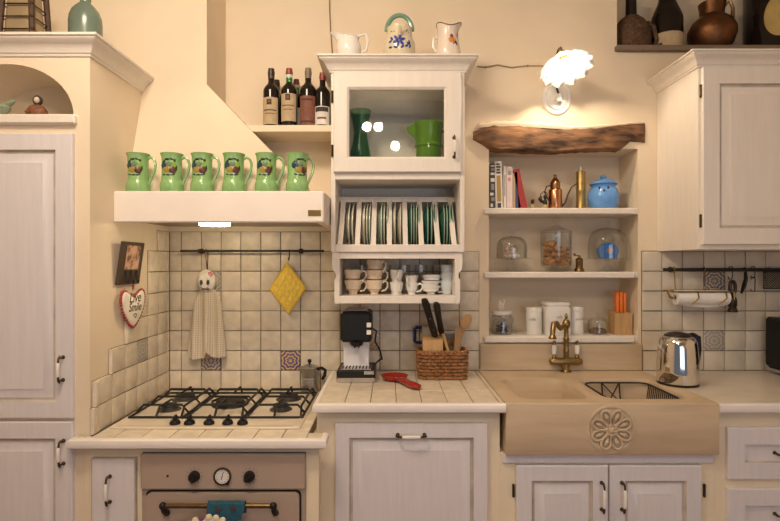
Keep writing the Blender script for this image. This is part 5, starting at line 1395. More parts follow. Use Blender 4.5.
# mesh trivet at the edge of the frame
d = .062; x0, x1, z0, z1 = X(763.5, d), X(763.5, d)+.16, Z(288.5, d), Z(272, d)
t = thing('mesh_trivet', 'dark lattice trivet hanging at the right end of the rail', 'trivet', ((x0+x1)/2, -d, z0))
m = MB(); m.tube([(x0, -d, z0), (x1, -d, z0), (x1, -d, z1), (x0, -d, z1)], .003, 6, True); m.build('frame', M_iron, t)
m = MB(); n = 13; w = x1-x0; hh = z1-z0
for k in range(-10, 19):
    for sg in (1, -1):
        a, b_ = k*w/n*1.0, k*w/n + hh
        lo, hi = max(0, a), min(w, b_)
        if hi - lo < .004: continue
        u0, v0, u1, v1 = lo, lo-a, hi, hi-a
        if sg < 0: v0, v1 = hh-v0, hh-v1
        m.tube([(x0+u0, -d+sg*.001, z0+v0), (x0+u1, -d+sg*.001, z0+v1)], .0016, 4)
m.build('lattice', M_iron, t)
m = MB()
for xx in (x0+.03, x1-.03): m.tube([(xx, -d, z1), (xx, -d, RZ2+.012), (xx, -rd, RZ2+.0115)], .002, 6)
m.build('hanging_wire', M_iron, t)
# ---- kettle
def kettle():
    d = .305; c = (X(677.7, d), -d, CT+.0006); t = thing('electric_kettle', 'polished steel kettle with a black lid and handle on the right worktop', 'kettle', c)
    m = MB(); H = .222
    pr = [(0, 0), (.082, 0), (.086, .004), (.087, .014)]
    m.lathe([(0, 0), (.084, 0), (.086, .003), (.086, .010), (0, .010)], c, 40); m.build('foot', M_black, t)
    m = MB(); m.lathe([(.085, .010), (.087, .014), (.087, .06), (.085, .12), (.081, .17), (.076, .198), (.068, .212), (.058, .218), (0, .218)], c, 48); m.build('body', M_chrome, t)
    m = MB(); m.lathe([(.058, .217), (.056, .222), (.040, .231), (.015, .236), (0, .237)], c, 32); m.build('lid', M_black, t)
    # spout towards the room, handle behind to the right
    m = MB(); a = math.radians(-100); dv = Vector((math.cos(a), math.sin(a), 0)); pv = Vector((-dv.y, dv.x, 0)); C0 = Vector(c)
    def lp(zz, r0, ln, wd): return [C0 + Vector((0, 0, zz)) + pv*wd + dv*r0, C0 + Vector((0, 0, zz)) + dv*(r0+ln), C0 + Vector((0, 0, zz)) - pv*wd + dv*r0, C0 + Vector((0, 0, zz)) + dv*(r0-.02)]
    m.rings([lp(.150, .074, .006, .003), lp(.185, .068, .018, .014), lp(.208, .060, .034, .024), lp(.213, .058, .036, .025)]); m.build('spout', M_chrome, t)
    a = math.radians(16); dv = Vector((math.cos(a), math.sin(a), 0))
    m = MB(); m.tube([C0+dv*.050+Vector((0, 0, .212)), C0+dv*.085+Vector((0, 0, .216)), C0+dv*.112+Vector((0, 0, .205)), C0+dv*.118+Vector((0, 0, .15)), C0+dv*.110+Vector((0, 0, .09)), C0+dv*.086+Vector((0, 0, .065))], [.013, .015, .015, .013, .012, .012], 10); m.build('handle', M_black, t)
    m = MB(); m.box(-.004, .016, -.022, .022, -.01, .055, .004, Matrix.Translation(C0+dv*.084+Vector((0, 0, .15))) @ Matrix.Rotation(a, 4, 'Z')); m.build('handle_mount', M_navy, t)
kettle()
# ---- black oven at the right edge
x0 = X(765.5, .06)
t = thing('microwave_oven', 'glossy black microwave with a silver base at the right edge of the worktop', 'microwave', (x0+.24, -.23, CT))
m = MB(); m.dbox(x0, x0+.46, .05, .42, CT+.032, Z(316.5, .06), .012); m.build('housing', pm('gloss_black', (.006, .006, .007), .3, spec=.25), t)
m = MB(); m.dbox(x0+.004, x0+.456, .055, .425, CT+.012, CT+.031, .004); m.build('base', M_steel, t)
for xx in (x0+.05, x0+.41):
    for dd in (.10, .38):
        m = MB(); m.lathe([(0, .0006), (.014, .0006), (.016, .012), (0, .012)], (xx, -dd, CT), 14); m.build('foot', M_black, t)
m = MB(); m.dbox(x0+.015, x0+.33, .421, .428, CT+.045, Z(318, .06)-.02, .003); m.build('door', pm('dark_window', (.006, .006, .007), .25, spec=.25), t)
m = MB(); m.dbox(x0-.0008, x0+.0002, .34, .385, CT+.062, CT+.068); m.build('badge', M_steel, t)
# ================================================================ on the worktops
def Wz(py, top): return D - (EYE - top)*F/(py - VY)       # distance of a worktop point seen at a pixel row
HTs, CTs = HT + .0006, CT + .0006
M_dkalu = pm('dark_burner_metal', (.10, .095, .09), .5, metal=.7)
def hob():
    dF, dB = Wz(429.5, HT), .075
    x0, x1 = X(107.6, dF), X(300, dF)
    t = thing('gas_hob', 'cream enamel gas hob with black cast iron grates', 'hob', ((x0+x1)/2, -(dF+dB)/2, HTs))
    def lp(i, z): return rrect(x0+i, x1-i, dB+i, dF-i, .02, z)
    m = MB(); m.rings([lp(0, HTs), lp(0, HTs+.004), lp(.003, HTs+.007), lp(.02, HTs+.008), lp(.028, HTs+.005), lp(.04, HTs+.005)]); m.build('hob_plate', M_hob, t)
    zt_ = HTs + .005
    w = (x1-x0)/3
    gx = [(x0+.022, x0+w-.006), (x0+w+.006, x1-w-.006), (x1-w+.006, x1-.012)]
    gd0, gd1 = dB+.03, Wz(420, HT)
    burners = [((gx[0][0]+gx[0][1])/2, gd1-.135, .036), ((gx[0][0]+gx[0][1])/2, gd0+.095, .046), ((gx[1][0]+gx[1][1])/2, (gd0+gd1)/2-.01, .066), ((gx[2][0]+gx[2][1])/2, gd1-.135, .036), ((gx[2][0]+gx[2][1])/2, gd0+.095, .046)]
    for x, d, r in burners:
        c = (x, -d, zt_)
        m = MB(); m.lathe([(0, 0), (r+.014, 0), (r+.012, .003), (r, .006), (r*.95, .016), (0, .016)], c, 30); b_ = m.build('burner', M_dkalu, t)
        m = MB(); m.lathe([(0, .0162), (r*.92, .0162), (r*.95, .020), (r*.86, .025), (0, .027)], c, 30)
        if r > .06: m.lathe([(r*1.12, .012), (r*1.25, .012), (r*1.25, .020), (r*1.12, .020), (r*1.12, .012)], c, 30)
        m.build('burner_cap', M_iron, b_)
    for a, b_ in gx:
        m = MB(); zl, zh, s = zt_+.006, zt_+.040, .0052
        m.tube([(a, -gd0, zl), (b_, -gd0, zl), (b_, -gd1, zl), (a, -gd1, zl)], s, 6, True)
        for x in (a, b_):
            for d in (gd0, gd1): m.tube([(x, -d, zt_), (x, -d, zl)], s, 6)
        dd = gd1 - gd0
        for q in (.16, .50, .84):
            d = gd0 + dd*q; i = .030
            m.tube([(a, -d, zl), (a+i, -d, zh), (b_-i, -d, zh), (b_, -d, zl)], s, 6)
        xm = (a+b_)/2
        m.tube([(xm, -gd1, zl), (xm, -(gd1-.035), zh), (xm, -(gd0+dd*.62), zh)], s, 6)
        m.tube([(xm, -gd0, zl), (xm, -(gd0+.03), zh+.002), (xm, -(gd0+dd*.34), zh)], s, 6)
        m.tube([(b_-.006, -gd1, zl), (b_-.012, -(gd1-.05), zh), (b_-.012, -(gd0+.05), zh), (b_-.006, -gd0, zl)], s, 6)
        m.build('grate', M_iron, t)
    kd = Wz(425.5, HT)
    for px in (175, 189.5, 209, 227.7, 242.5):
        c = (X(px, kd), -kd, HTs+.0072)
        m = MB(); m.lathe([(0, 0), (.0215, 0), (.021, .006), (.017, .012), (.0165, .014), (0, .014)], c, 22)
        m.box(c[0]-.0055, c[0]+.0055, c[1]-.0165, c[1]+.0165, c[2]+.012, c[2]+.034, .004)
        m.build('control_knob', M_black, t)
    return zt_
hob()
# moka pot
d = .056; c = (X(308, d), -d, HTs); c = (X(309.5, .062), -.062, HTs)
t = thing('moka_pot', 'dull aluminium stovetop coffee pot with a black handle behind the hob', 'coffee pot', c)
m = MB(); k8 = 8
m.lathe([(0, 0), (.044, 0), (.045, .004), (.038, .060), (.036, .066), (0, .066)], c, k8); m.build('boiler', M_alu, t, sharp=20)
m = MB(); m.lathe([(.036, .066), (.037, .070), (.033, .078), (.046, .125), (.047, .128), (0, .128)], c, k8); m.rings([[(c[0]-.040, c[1]-.008, c[2]+.10), (c[0]-.040, c[1]+.008, c[2]+.10), (c[0]-.040, c[1]+.016, c[2]+.127), (c[0]-.040, c[1]-.016, c[2]+.127)], [(c[0]-.050, c[1]-.001, c[2]+.12), (c[0]-.050, c[1]+.001, c[2]+.12), (c[0]-.062, c[1]+.003, c[2]+.127), (c[0]-.062, c[1]-.003, c[2]+.127)]]); m.build('pot', M_alu, t, sharp=20)
m = MB(); m.lathe([(.047, .1285), (.046, .132), (.014, .143), (0, .144)], c, k8); m.build('lid', M_alu, t, sharp=20)
m = MB(); m.lathe([(0, .143), (.006, .144), (.005, .150), (.0105, .154), (.009, .168), (0, .170)], c, 12); m.build('knob', M_black, t)
m = MB(); m.tube([(c[0]+.040, c[1]-.01, c[2]+.122), (c[0]+.064, c[1]-.016, c[2]+.128), (c[0]+.082, c[1]-.02, c[2]+.118), (c[0]+.078, c[1]-.02, c[2]+.09), (c[0]+.066, c[1]-.018, c[2]+.072)], [.008, .008, .009, .009, .007], 8, flat=.7); m.build('handle', M_black, t)
# ---- coffee machine
def coffee():
    dF = Wz(383, CT); k = lambda px, d=dF: X(px, d)
    t = thing('coffee_machine', 'black coffee machine with a white back panel on the tiled worktop', 'coffee machine', ((k(336)+k(375))/2, -dF+.10, CTs))
    x0, x1 = k(336.3), k(375.2)
    zb = Z(370.5, dF); dB = dF-.20
    m = MB(); m.dbox(x0, x1, dB, dF, CTs+.010, zb, .006); m.build('base', M_black, t)
    m = MB(); m.dbox(x0+.001, x1-.001, dB+.002, dF+.003, CTs, CTs+.022, .003); m.build('base_strip', M_steel, t, label='silver strip')
    m = MB(); m.dbox(k(364), k(374), dF, dF+.003, Z(374.5, dF), Z(371, dF), .0006); m.build('badge', M_steel, t)
    m = MB(); m.dbox(x0+.018, x1-.018, dB+.09, dF-.006, zb, zb+.006, .002)
    m.mi = 1
    for i in range(9): m.dbox(x0+.024+i*.0155, x0+.031+i*.0155, dB+.095, dF-.012, zb+.006, zb+.0075)
    m.build('drip_tray', [M_steel, M_ink], t)
    dc = dF-.075
    m = MB(); m.dbox(X(343.5, dc), X(369, dc), dB, dc, zb, Z(339, dc), .004); m.build('back_panel', pm('white_plastic', (.74, .71, .74), .35), t, label='white back panel')
    dh = dF-.01; hx0, hx1 = X(340.3, dh), X(371.6, dh); z0, z1 = Z(342.5, dh), Z(312, dh)
    m = MB(); m.dbox(hx0, hx1, dB, dh, z0, z1, .012); m.build('head', M_black, t)
    m = MB(); m.dbox(hx0+.02, hx1-.02, dB+.02, dh-.02, z1, z1+.010, .004); m.build('cup_tray', M_steel, t)
    m = MB(); cc = ((X(356, dh)), -(dh-.05), z0); m.lathe([(0, -.022), (.024, -.022), (.030, -.016), (.034, .0), (0, .001)], cc, 26); m.tube([(cc[0], cc[1]-.028, cc[2]-.008), (cc[0], cc[1]-.060, cc[2]-.010)], [.012, .011], 10)
    m.tube([(cc[0]-.010, cc[1]-.004, cc[2]-.020), (cc[0]-.010, cc[1]-.004, cc[2]-.032)], .004, 8); m.tube([(cc[0]+.010, cc[1]-.004, cc[2]-.020), (cc[0]+.010, cc[1]-.004, cc[2]-.032)], .004, 8)
    m.build('filter_holder', M_black, t)
    for py in (325, 332.3):
        m = MB(); m.dbox(X(366.7, dh), X(371.2, dh), dh-.001, dh+.004, Z(py+2.3, dh), Z(py-2.3, dh), .0012); m.build('switch', M_porc, t, label='small white switch')
    m = MB(); m.tube([(hx1-.002, -(dB+.06), z0+.05), (hx1+.018, -(dB+.05), z0+.035), (hx1+.012, -(dB+.04), z0-.02), (hx1+.034, -(dB+.03), z0-.06), (hx1+.046, -(dB+.02), z0-.11), (hx1+.038, -(dB+.02), zb+.02), (x1-.01, -(dB+.01), zb-.012)], .0042, 8); m.build('power_cord', M_black, t)
coffee()
# ---- red spoon rest
dS = Wz(380.5, CT); c = Vector((X(394.5, dS), -dS, CTs)); t = thing('spoon_rest', 'glossy red ceramic spoon rest lying on the tiled worktop', 'spoon rest', c)
m = MB(); R = .062
m.lathe([(0, 0), (R*.62, 0), (R*.88, .012), (R, .023), (R*.985, .027), (R*.93, .0255), (R*.70, .012), (0, .008)], c, 36, None, 1.02, .82)
ang = math.radians(-62); dv = Vector((math.cos(ang), math.sin(ang), 0)); pv = Vector((-dv.y, dv.x, 0))
L = []
for s_, hw, z0, zt_ in ((.040, .022, .006, .024), (.070, .021, .006, .027), (.110, .020, .002, .026), (.165, .025, .000, .027), (.205, .022, .002, .026), (.218, .010, .006, .019)):
    L.append([c + dv*s_ + pv*hw*math.cos(a) + Vector((0, 0, (z0+zt_)/2 + (zt_-z0)/2*math.sin(a))) for a in [2*PI*j/14 for j in range(14)]])
m.rings(L); m.build('dish', M_red, t)
# ---- wicker basket
def basket():
    dF = Wz(380.5, CT); x0, x1 = X(418, dF), X(469, dF); dep = .15
    dB = dF-dep; z0 = CTs; H = Z(351.5, dF) - z0
    t = thing('wicker_basket', 'brown woven wicker basket of kitchen tools on the tiled worktop', 'basket', ((x0+x1)/2, -(dF+dB)/2, z0))
    r = random.Random(2)
    def per(q, grow, off):   # point on the rounded outline, 0..1
        pts = rrect(x0-grow+off, x1+grow-off, dB-grow+off, dF+grow-off, .03, 0, 5)
        return pts
    base = per(0, 0, .010); n = len(base)
    # resample evenly
    P = [Vector(p) for p in base]; seg = [(P[(i+1) % n]-P[i]).length for i in range(n)]; tot = sum(seg)
    NS = 40
    def at(u):
        s_ = (u % 1)*tot
        for i in range(n):
            if s_ <= seg[i]: return P[i].lerp(P[(i+1) % n], s_/max(seg[i], 1e-9))
            s_ -= seg[i]
        return P[0].copy()
    ctr = Vector(((x0+x1)/2, -(dF+dB)/2, 0))
    rows_ = 8
    m = MB()
    for k in range(rows_):
        z = z0 + .010 + (H-.024)*k/(rows_-1); g = 1 + .05*(k/(rows_-1))
        pts = []
        for j in range(NS*2):
            p = at(j/(NS*2)); o = ctr + (p-ctr)*g; nrm = (p-ctr).normalized()
            pts.append(o + nrm*.0055*math.sin(PI*(j*.5+k)) * 1.0 + Vector((0, 0, z + r.uniform(-.0012, .0012))))
        m.tube(pts, .0070, 6, True)
    m.build('weave', M_wicker, t)
    m = MB()
    for j in range(0, NS, 2):
        p = at(j/NS); o = ctr+(p-ctr); o2 = ctr+(p-ctr)*1.05
        m.tube([o+Vector((0, 0, z0+.004)), o2+Vector((0, 0, z0+H-.004))], .003, 6)
    m.build('stakes', M_wicker, t)
    for z, g, nm in ((z0+.006, 1.03, 'base_rim'), (z0+H-.005, 1.06, 'rim')):
        m = MB()
        for ph in (0, PI):
            m.tube([ctr+(at(j/144)-ctr)*g + (at(j/144)-ctr).normalized()*.004*math.cos(j*.9+ph) + Vector((0, 0, z+.004*math.sin(j*.9+ph))) for j in range(144)], .0048, 6, True)
        m.build(nm, M_wicker, t)
    m = MB(); m.box(x0+.014, x1-.014, -dF+.014, -dB-.014, z0+.003, z0+.008); m.build('bottom', M_wicker, t)
    return (x0+x1)/2, (dF+dB)/2, z0+.0085, H, dF, dB
bx, bd_, bz, bH, bF, bB = basket()
# things in the basket
d = bF-.045; x = X(432.5, d)
t = thing('wooden_knife_block', 'pale wooden knife block in the left of the wicker basket', 'knife block', (x, -d, bz))
w = S(10, d); zt_ = Z(339.5, d); Mx = Matrix.Translation((x, -d, bz))
m = MB(); m.prism([(-.026, 0), (.026, 0), (.026, zt_-bz+.012), (-.026, zt_-bz)], 'x', -w, w, Mx); m.build('block', M_wood, t)
zk = zt_
def kn(lab, pa, pb, dd, db, r_, mat=M_black, mats=None, rivets=True, sink=.03):
    (xa, ya), (xb, yb) = pa, pb
    A = Vector((X(xa, dd), -dd, Z(ya, dd))); B = Vector((X(xb, db), -db, Z(yb, db)))
    k = thing('knife', lab, 'knife', A, 'knives in the wicker basket')
    m = MB(); m.tube([A, A.lerp(B, .12), A.lerp(B, .5), A.lerp(B, .9), B], [r_*.85, r_, r_*.9, r_*1.05, r_*.8], 8, flat=1.6); m.build('handle', mat, k)
    if rivets:
        m = MB()
        for q in (.2, .5, .8): m.ball(A.lerp(B, q)+Vector((0, -r_*.9, 0)), .0036, 8, 6)
        m.build('rivets', M_steel, k)
    return k
kn('tall black handled knife with rivets, in the pale block of the basket', (435, 336), (424.5, 299.5), bF-.040, .345, .0115)
kn('second black handled knife leaning behind the tall riveted one', (441.5, 333), (436.3, 303), bF-.062, .343, .0095, rivets=False)
def stick(name, lab, cat, pts, r_, mat, d0, flat=1.0):
    m = MB(); m.tube([(X(p, dd), -dd, Z(y, dd)) for p, y, dd in pts], r_, 8, flat=flat); return tag(m.build(name, mat), lab, cat, 'tools in the wicker basket')
stick('wooden_tongs', 'pale wooden tongs leaning left in the wicker basket', 'tongs', [(448.5, 352, bF-.05), (443, 335, bF-.06), (435.5, 310, bF-.075)], [.007, .008, .006], M_wood, 0)
stick('wooden_stick', 'thin brown wooden stick beside the pale tongs', 'stick', [(446, 352, bF-.085), (440.5, 334, bF-.088), (434, 306, bF-.092)], [.005, .006, .005], pm('mid_brown_wood', (.25, .12, .04), .5), 0)
d = bF-.07
t = thing('wooden_spoon', 'pale wooden spoon with a broad bowl at the right of the basket', 'spoon', (X(459, d), -d, Z(352, d)))
m = MB(); m.tube([(X(458, d), -d, Z(358, d)), (X(460, d), -d, Z(340, d)), (X(463.5, d), -d+.003, Z(330, d))], [.007, .0065, .008], 8); m.build('shaft', M_wood, t)
m = MB(); Mr = Matrix.Rotation(math.radians(28), 3, 'Y'); m.ball((X(466, d), -d+.004, Z(321.5, d)), 1, 18, 12, (.027, .0085, .040), Mr); m.build('bowl', M_wood, t)
d = bF-.10
t = thing('wooden_spatula', 'flat brown wooden spatula in front of the pale spoon', 'spatula', (X(456.5, bF-.05), -bF+.05, Z(352, d)))
m = MB(); dd = bF-.05; xw = S(3.4, dd)
m.rings([[(X(456, dd)-xw*.7, -dd-.003, Z(358, dd)), (X(456, dd)+xw*.7, -dd-.003, Z(358, dd)), (X(456, dd)+xw*.7, -dd+.003, Z(358, dd)), (X(456, dd)-xw*.7, -dd+.003, Z(358, dd))], [(X(458.5, dd)-xw, -dd-.002, Z(327, dd)), (X(458.5, dd)+xw, -dd-.002, Z(328, dd)), (X(458.5, dd)+xw, -dd+.003, Z(328, dd)), (X(458.5, dd)-xw, -dd+.003, Z(327, dd))]]); m.build('blade', pm('brown_spatula_wood', (.36, .20, .08), .5), t)
# blue patterned box and the blue mug in the basket
d = bF-.105
t = thing('spice_box', 'slate blue patterned box at the back of the wicker basket', 'box', (X(450, d), -d, bz))
m = MB(); m.dbox(X(444, d), X(459, d), d-.03, d, bz, Z(333.5, d), .003); m.build('box', pm('slate_blue_card', (.16, .17, .24), .6), t)
m = MB(); m.dbox(X(445, d), X(456, d), d, d+.001, Z(349, d), Z(337, d)); m.build('front_print', pm('brown_card_print', (.34, .19, .06), .6, col2=(.10, .05, .02), vs=60), t)
d = bB-.026; c = (X(424.5, d)+.012, -d, CTs)
t = thing('blue_mug', 'tall navy blue mug with a square handle behind the wicker basket', 'mug', c)
hh = Z(326, d) - CTs
m = MB(); m.lathe([(0, 0), (.030, 0), (.033, .004), (.033, hh), (.030, hh), (.030, .01), (0, .008)], (c[0]+.006, c[1], c[2]), 28); m.build('body', pm('cream_printed_mug', (.62, .54, .42), .3), t)
m = MB(); zz0, zz1 = Z(342.5, d), Z(327.5, d); xx = X(414.8, d); m.tube([(c[0]-.024, c[1], zz1), (xx+.008, c[1], zz1), (xx, c[1], zz1-.008), (xx, c[1], zz0+.008), (xx+.008, c[1], zz0), (c[0]-.024, c[1], zz0)], .0085, 8); m.build('handle', M_navy, t, label='navy blue square handle')
# ---- tap
def tap():
    d = Wz(372, CT); c = Vector((X(565.7, d), -d, CT+.0015)); k = S(1, d)
    t = thing('sink_tap', 'antique brass mixer tap with white porcelain levers at the stone sink', 'tap', c)
    m = MB(); m.lathe([(0, 0), (k*5.2, 0), (k*5.2, .004), (k*3.8, .010), (k*3.6, k*8), (k*4.4, k*9), (0, k*9)], c, 26); m.build('base', M_brass, t)
    zb = Z(361.5, d); zz = zb
    m = MB(); X0, X1 = X(551.5, d), X(580.5, d)
    m.tube([(X0-.010, c.y, zz), (X0-.004, c.y, zz), (X0+.01, c.y, zz), (c.x-.02, c.y, zz), (c.x, c.y, zz), (c.x+.02, c.y, zz), (X1-.01, c.y, zz), (X1+.004, c.y, zz), (X1+.010, c.y, zz)], [.006, .015, .0195, .0185, .021, .0185, .0195, .015, .006], 16); m.build('bridge', M_brass, t)
    for px in (554.2, 577.2):
        x = X(px, d); m = MB(); m.lathe([(.0, zz-c.z), (.008, zz-c.z+.016), (.011, Z(356, d)-c.z-.004), (.007, Z(355, d)-c.z), (.0075, Z(354, d)-c.z), (0, Z(354, d)-c.z)], (x, c.y, c.z), 18)
        v = m.build('valve', M_brass, t); m = MB()
        m.lathe([(0, Z(345, d)-c.z), (.009, Z(344.8, d)-c.z), (.007, Z(343, d)-c.z), (.0085, Z(341.8, d)-c.z), (0, Z(340, d)-c.z)], (x, c.y, c.z), 18); m.build('finial', M_brass, v)
        m = MB(); m.lathe([(0, Z(354.2, d)-c.z), (.0105, Z(354, d)-c.z), (.0125, Z(350, d)-c.z), (.0125, Z(347.5, d)-c.z), (.0105, Z(345, d)-c.z), (0, Z(344.8, d)-c.z)], (x, c.y, c.z), 18); m.build('grip', M_porc, v, label='white porcelain grip')
    m = MB(); x = X(566.2, d)
    m.lathe([(.012, zz-c.z+.01), (.0125, Z(352, d)-c.z), (.015, Z(351, d)-c.z), (.0125, Z(349, d)-c.z), (.012, Z(340, d)-c.z), (.015, Z(338.5, d)-c.z), (.012, Z(337, d)-c.z), (.012, Z(329, d)-c.z), (.019, Z(326, d)-c.z), (.020, Z(322.5, d)-c.z), (.012, Z(319.5, d)-c.z), (.006, Z(318.5, d)-c.z), (.0095, Z(316.5, d)-c.z), (.006, Z(314, d)-c.z), (0, Z(313, d)-c.z)], (x, c.y, c.z), 24); m.build('column', M_brass, t)
    m = MB(); m.tube([(x, c.y, Z(324, d)), (X(561, d), c.y-.02, Z(326.8, d)), (X(557, d), c.y-.05, Z(327.2, d-.0)), (X(553.5, d+.03), c.y-.075, Z(323.5, d+.08)), (X(550.5, d+.05), c.y-.10, Z(324, d+.10)), (X(548.8, d+.05), c.y-.115, Z(330, d+.115)), (X(548.3, d+.05), c.y-.118, Z(335.5, d+.118))], [.014, .012, .0115, .0135, .0135, .0125, .0125], 14)
    e = (X(548.3, d+.05), c.y-.118, Z(338, d+.118)); m.lathe([(0, -.004), (.018, -.004), (.019, .002), (.014, .010), (.0125, .016), (0, .016)], e, 20); m.build('spout', M_brass, t)
tap()
# ---- wire drainer in the right basin
def drainer():
    t = thing('wire_drainer', 'black wire draining basket in the right basin of the stone sink', 'drainer', ((B2[0]+B2[1])/2, -.40, CT-.145))
    x0, x1, d0, d1 = B2[0]+.03, B2[1]-.024, B2[2]+.03, B2[3]-.03; zt_ = CT-.012; zb = CT-.135
    m = MB(); m.tube([Vector((p[0], p[1], zt_)) for p in rrect(x0, x1, d0, d1, .045, 0)], .004, 8, True)
    m.tube([Vector((p[0], p[1], zb)) for p in rrect(x0+.02, x1-.02, d0+.02, d1-.02, .04, 0)], .0035, 8, True); m.build('rims', M_iron, t)
    xm = x0 + (x1-x0)*.58
    m = MB()
    for k in range(17):
        d = d0+.03 + (d1-d0-.06)*k/16
        m.tube([(xm, -d, zb), (x1-.03, -d, zb), (x1-.012, -d, zb+.03), (x1, -d, zt_)], .0024, 6)
    m.tube([(xm, -d0-.02, zb), (xm, -d1+.02, zb)], .003, 6)
    m.build('ribs', M_iron, t)
    m = MB()
    m.tube([(xm, -d0, zt_), (xm, -d0-.02, zb), (xm, -d1+.02, zb), (xm, -d1, zt_)], .0035, 6)
    m.tube([(x0+.09, -d0, zt_), (x0+.09, -d0-.02, zb), (x0+.09, -d1+.02, zb), (x0+.09, -d1, zt_)], .0035, 6)
    m.tube([(x0+.09, -d0, zt_), (xm, -(d0+d1)/2, zb+.004), (x0+.09, -d1, zt_)], .003, 6)
    m.tube([(xm, -d0, zt_), (x0+.02, -(d0+d1)/2, zb+.006)], .003, 6)
    m.build('cross_wires', M_iron, t)
drainer()
# ---- cloths on the oven handle
def mitt():
    d = RF + .0775; z1 = Z(502.5, d)
    x0, x1 = X(206.6, d), X(244.2, d)
    t = thing('teal_cloth_strap', 'teal felt strap with two dark buttons over the oven handle', 'strap', ((x0+x1)/2, -d, Z(522, d)))
    m = MB(); L = []
    for u in [i/10 for i in range(11)]:
        x = x0 + (x1-x0)*u
        yb = -d; cut = .014*max(0, (u-.75)/.25)
        path = [(-(RF+.046), z1-.05), (-(RF+.0468), z1-.02), (-(RF+.050), z1-.006), (-(RF+.061), z1+.000), (-(RF+.073), z1-.008), (-d, z1-.03), (-d-.002, z1-.058+cut), (-d-.002, z1-.072+cut)]
        inn = [(y + (.0025 if y < -(RF+.058) else -.0025), z-.0022) for y, z in path]
        k = .92 if 0 else 1
        xs = lambda i: x + (.006*(1-u)*0)
        L.append([(x - (.010*u if i > 5 else 0), y, z) for i, (y, z) in enumerate(path)] + [(x - (.010*u if 7-i > 5 else 0), y, z) for i, (y, z) in enumerate(reversed(inn))])
    m.rings(L); m.build('felt', M_teal, t)
    for px, py in ((218, 509.5), (233.2, 508.5)):
        m = MB(); m.lathe([(0, 0), (.0105, 0), (.010, .003), (.007, .004), (0, .003)], (X(px, d), -d-.0015, Z(py, d)), 16, Matrix.Rotation(PI/2, 3, 'X')); m.build('button', M_ink, t, label='round dark button')
    # knitted round holder below
    c = Vector((X(210, d), -d-.012, Z(547, d))); t2 = thing('round_pot_holder', 'round pale crocheted pot holder hanging below the teal strap', 'pot holder', c - Vector((0, 0, .10)))
    R = .112
    m = MB(); m.lathe([(0, -.008), (R*.95, -.008), (R, -.003), (R, .003), (R*.95, .008), (R*.80, .006), (R*.75, .010), (R*.55, .008), (R*.5, .011), (R*.25, .009), (0, .011)], c, 40, RX90); m.build('pad', M_cloth, t2)
    m = MB(); n = 28
    for k in range(n):
        a = 2*PI*k/n; m.mi = 1 if k % 4 == 0 else 0
        m.ball(c + Vector((R*1.01*math.cos(a), 0, R*1.01*math.sin(a))), .0125, 10, 6, (1, .8, 1))
    m.build('scalloped_edge', [pm('cream_crochet', (.70, .62, .46), .9), pm('plum_crochet', (.16, .08, .14), .9)], t2)
mitt()
# ================================================================ on and in the tall cupboard
d = .60; TT = TTOP + .0004
# green demijohn
c = (X(85.5, d), -d, TT); t = thing('demijohn', 'dusty green glass demijohn on top of the tall cupboard', 'demijohn', c)
m = MB(); R = S(15.2, d)
m.lathe([(0, 0), (R*.95, 0), (R, .006), (R*1.0, .10), (R*.96, .122), (R*.82, .146), (R*.56, .166), (R*.32, .180), (.020, .196), (.018, .262), (.022, .266), (.022, .275), (.015, .275), (.015, .27), (0, .27)], c, 36); m.build('body', M_demi, t)
# old lantern with wire hoops
c = Vector((X(25, d), -d, TT)); t = thing('wire_lantern', 'rustic wooden lantern with wire hoops on top of the tall cupboard', 'lantern', c)
w0, w1, H = S(16.5, d), S(12.5, d), .32
m = MB()
for sx in (-1, 1):
    for sy in (-1, 1): m.tube([c+Vector((sx*w0, sy*w0*.8, 0)), c+Vector((sx*w1, sy*w1*.8, H))], .011, 6)
for z, q in ((.004, 0), (H, 1)):
    w = w0+(w1-w0)*q
    for sy in (-1, 1): m.tube([c+Vector((-w, sy*w*.8, z)), c+Vector((w, sy*w*.8, z))], .007, 6)
    for sx in (-1, 1): m.tube([c+Vector((sx*w, -w*.8, z)), c+Vector((sx*w, w*.8, z))], .007, 6)
m.build('frame', pm('rustic_brown_wood', (.075, .035, .018), .7, var=.3, vs=20), t)
for z in (.055, .105, .155, .215):
    q = z/H; w = w0+(w1-w0)*q
    m = MB(); m.tube([c+Vector((p[0], p[1], z)) for p in rrect(-w*1.04, w*1.04, -w*.86, w*.86, .02, 0)], .003, 6, True)
    for sx in (-1, 1): m.ball(c+Vector((sx*w*1.06, -w*.86, z)), .009, 8, 6)
    m.build('hoop', M_bronze, t)
m = MB(); m.rings([[c+Vector((p[0], p[1], z)) for p in rrect(-w, w, -w*.8, w*.8, .02, 0)] for z, w in ((.012, w0*.93), (.215, w0*.74), (.22, w0*.70))]); m.build('parchment', pm('aged_parchment', (.34, .25, .14), .8, var=.15, vs=10), t)
# in the arched niche
d = .678
c = Vector((X(37.2, d), -d, TSH+.0004)); t = thing('nun_figurine', 'small brown robed figurine with a dark hood in the arched niche', 'figurine', c)
m = MB(); m.lathe([(0, 0), (.037, 0), (.040, .008), (.037, .024), (.027, .038), (.012, .046), (0, .048)], c, 24, None, 1.0, .8); m.build('robe', pm('red_brown_robe', (.10, .035, .018), .6, col2=(.22, .10, .04), vs=60), t)
m = MB(); m.ball(c+Vector((.005, -.010, .061)), 1, 14, 10, (.010, .010, .0125)); m.build('face', pm('pale_clay', (.62, .50, .40), .5), t)
m = MB(); m.ball(c+Vector((0, .003, .064)), 1, 14, 10, (.0175, .016, .0195)); m.build('hood', M_ink, t)
m = MB(); m.tube([c+Vector((-.034, -.018, .016)), c+Vector((0, -.031, .014)), c+Vector((.034, -.018, .016))], .003, 6); m.build('sash', pm('red_sash', (.34, .06, .03), .6), t)
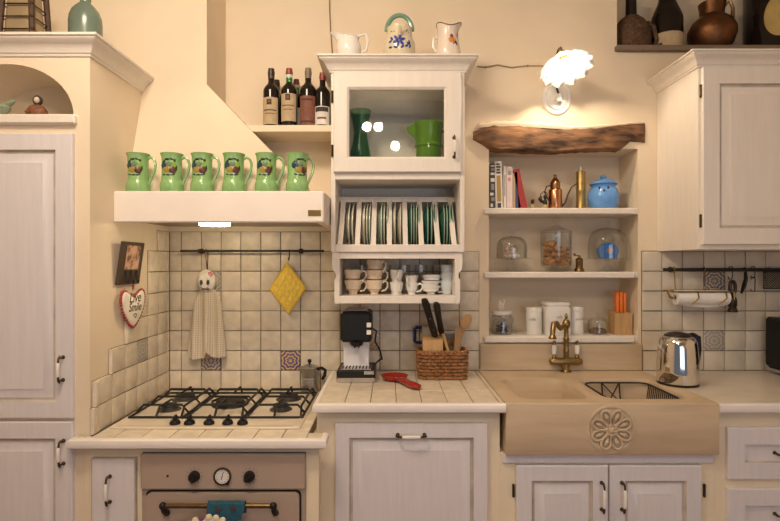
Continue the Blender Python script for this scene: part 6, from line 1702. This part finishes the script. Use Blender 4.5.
c = Vector((X(1.5, d), -d, TSH+.0004)); t = thing('bird_figurine', 'grey green ceramic bird with a raised beak at the left of the arched niche', 'figurine', c)
m = MB(); m.lathe([(0, 0), (.020, 0), (.022, .004), (.014, .010), (.024, .024), (.027, .036), (.020, .048), (0, .052)], c, 22, None, 1.3, .9)
m.tube([c+Vector((.012, 0, .034)), c+Vector((.026, 0, .050)), c+Vector((.038, 0, .055)), c+Vector((.054, 0, .062))], [.016, .012, .011, .002], 10)
m.tube([c+Vector((-.012, 0, .034)), c+Vector((-.034, 0, .040)), c+Vector((-.052, 0, .050))], [.014, .012, .003], 10)
m.build('body', pm('celadon_glaze', (.24, .28, .19), .3), t)
# ================================================================ light and camera
w = bpy.data.worlds.new('World'); scene.world = w; w.use_nodes = True
w.node_tree.nodes['Background'].inputs['Color'].default_value = (.82, .86, 1.0, 1)
w.node_tree.nodes['Background'].inputs['Strength'].default_value = .15
def area(name, loc, target, size, power, col, sy=None):
    l = bpy.data.lights.new(name, 'AREA'); l.size = size; l.energy = power; l.color = col
    if sy: l.shape = 'RECTANGLE'; l.size_y = sy
    o = bpy.data.objects.new(name, l); COL.objects.link(o); o.location = loc
    o.rotation_euler = (Vector(target) - Vector(loc)).to_track_quat('-Z', 'Y').to_euler(); return o
area('ceiling_light', (-.7, -1.65, 3.0), (-.3, -.4, 1.0), .5, 34, (1.0, .82, .62))
area('window_light', (1.0, -3.55, 1.3), (.2, 0, .8), 1.4, 11, (.86, .90, 1.0))
def spot_bulb(name, loc, power):
    l = bpy.data.lights.new(name, 'POINT'); l.energy = power; l.shadow_soft_size = .04; l.color = (1.0, .80, .58)
    o = bpy.data.objects.new(name, l); COL.objects.link(o); o.location = loc
for loc in ((-.22, -2.9, 2.73), (-.11, -2.9, 2.73), (.05, -2.9, 2.55)): spot_bulb('pendant_bulb', loc, 13.5)
cam = bpy.data.cameras.new('Camera'); co = bpy.data.objects.new('Camera', cam); COL.objects.link(co)
co.location = (0, -D, EYE); co.rotation_euler = (PI/2, 0, 0)
cam.sensor_width = 36; cam.lens = F/780*36; cam.shift_y = (VY-260.5)/780; cam.clip_start = .02
scene.camera = co
vs = scene.view_settings
scene.view_settings.view_transform = 'Standard'; vs.look = 'None'; vs.exposure = 0.12; vs.gamma = 1.0; vs.use_curve_mapping = False
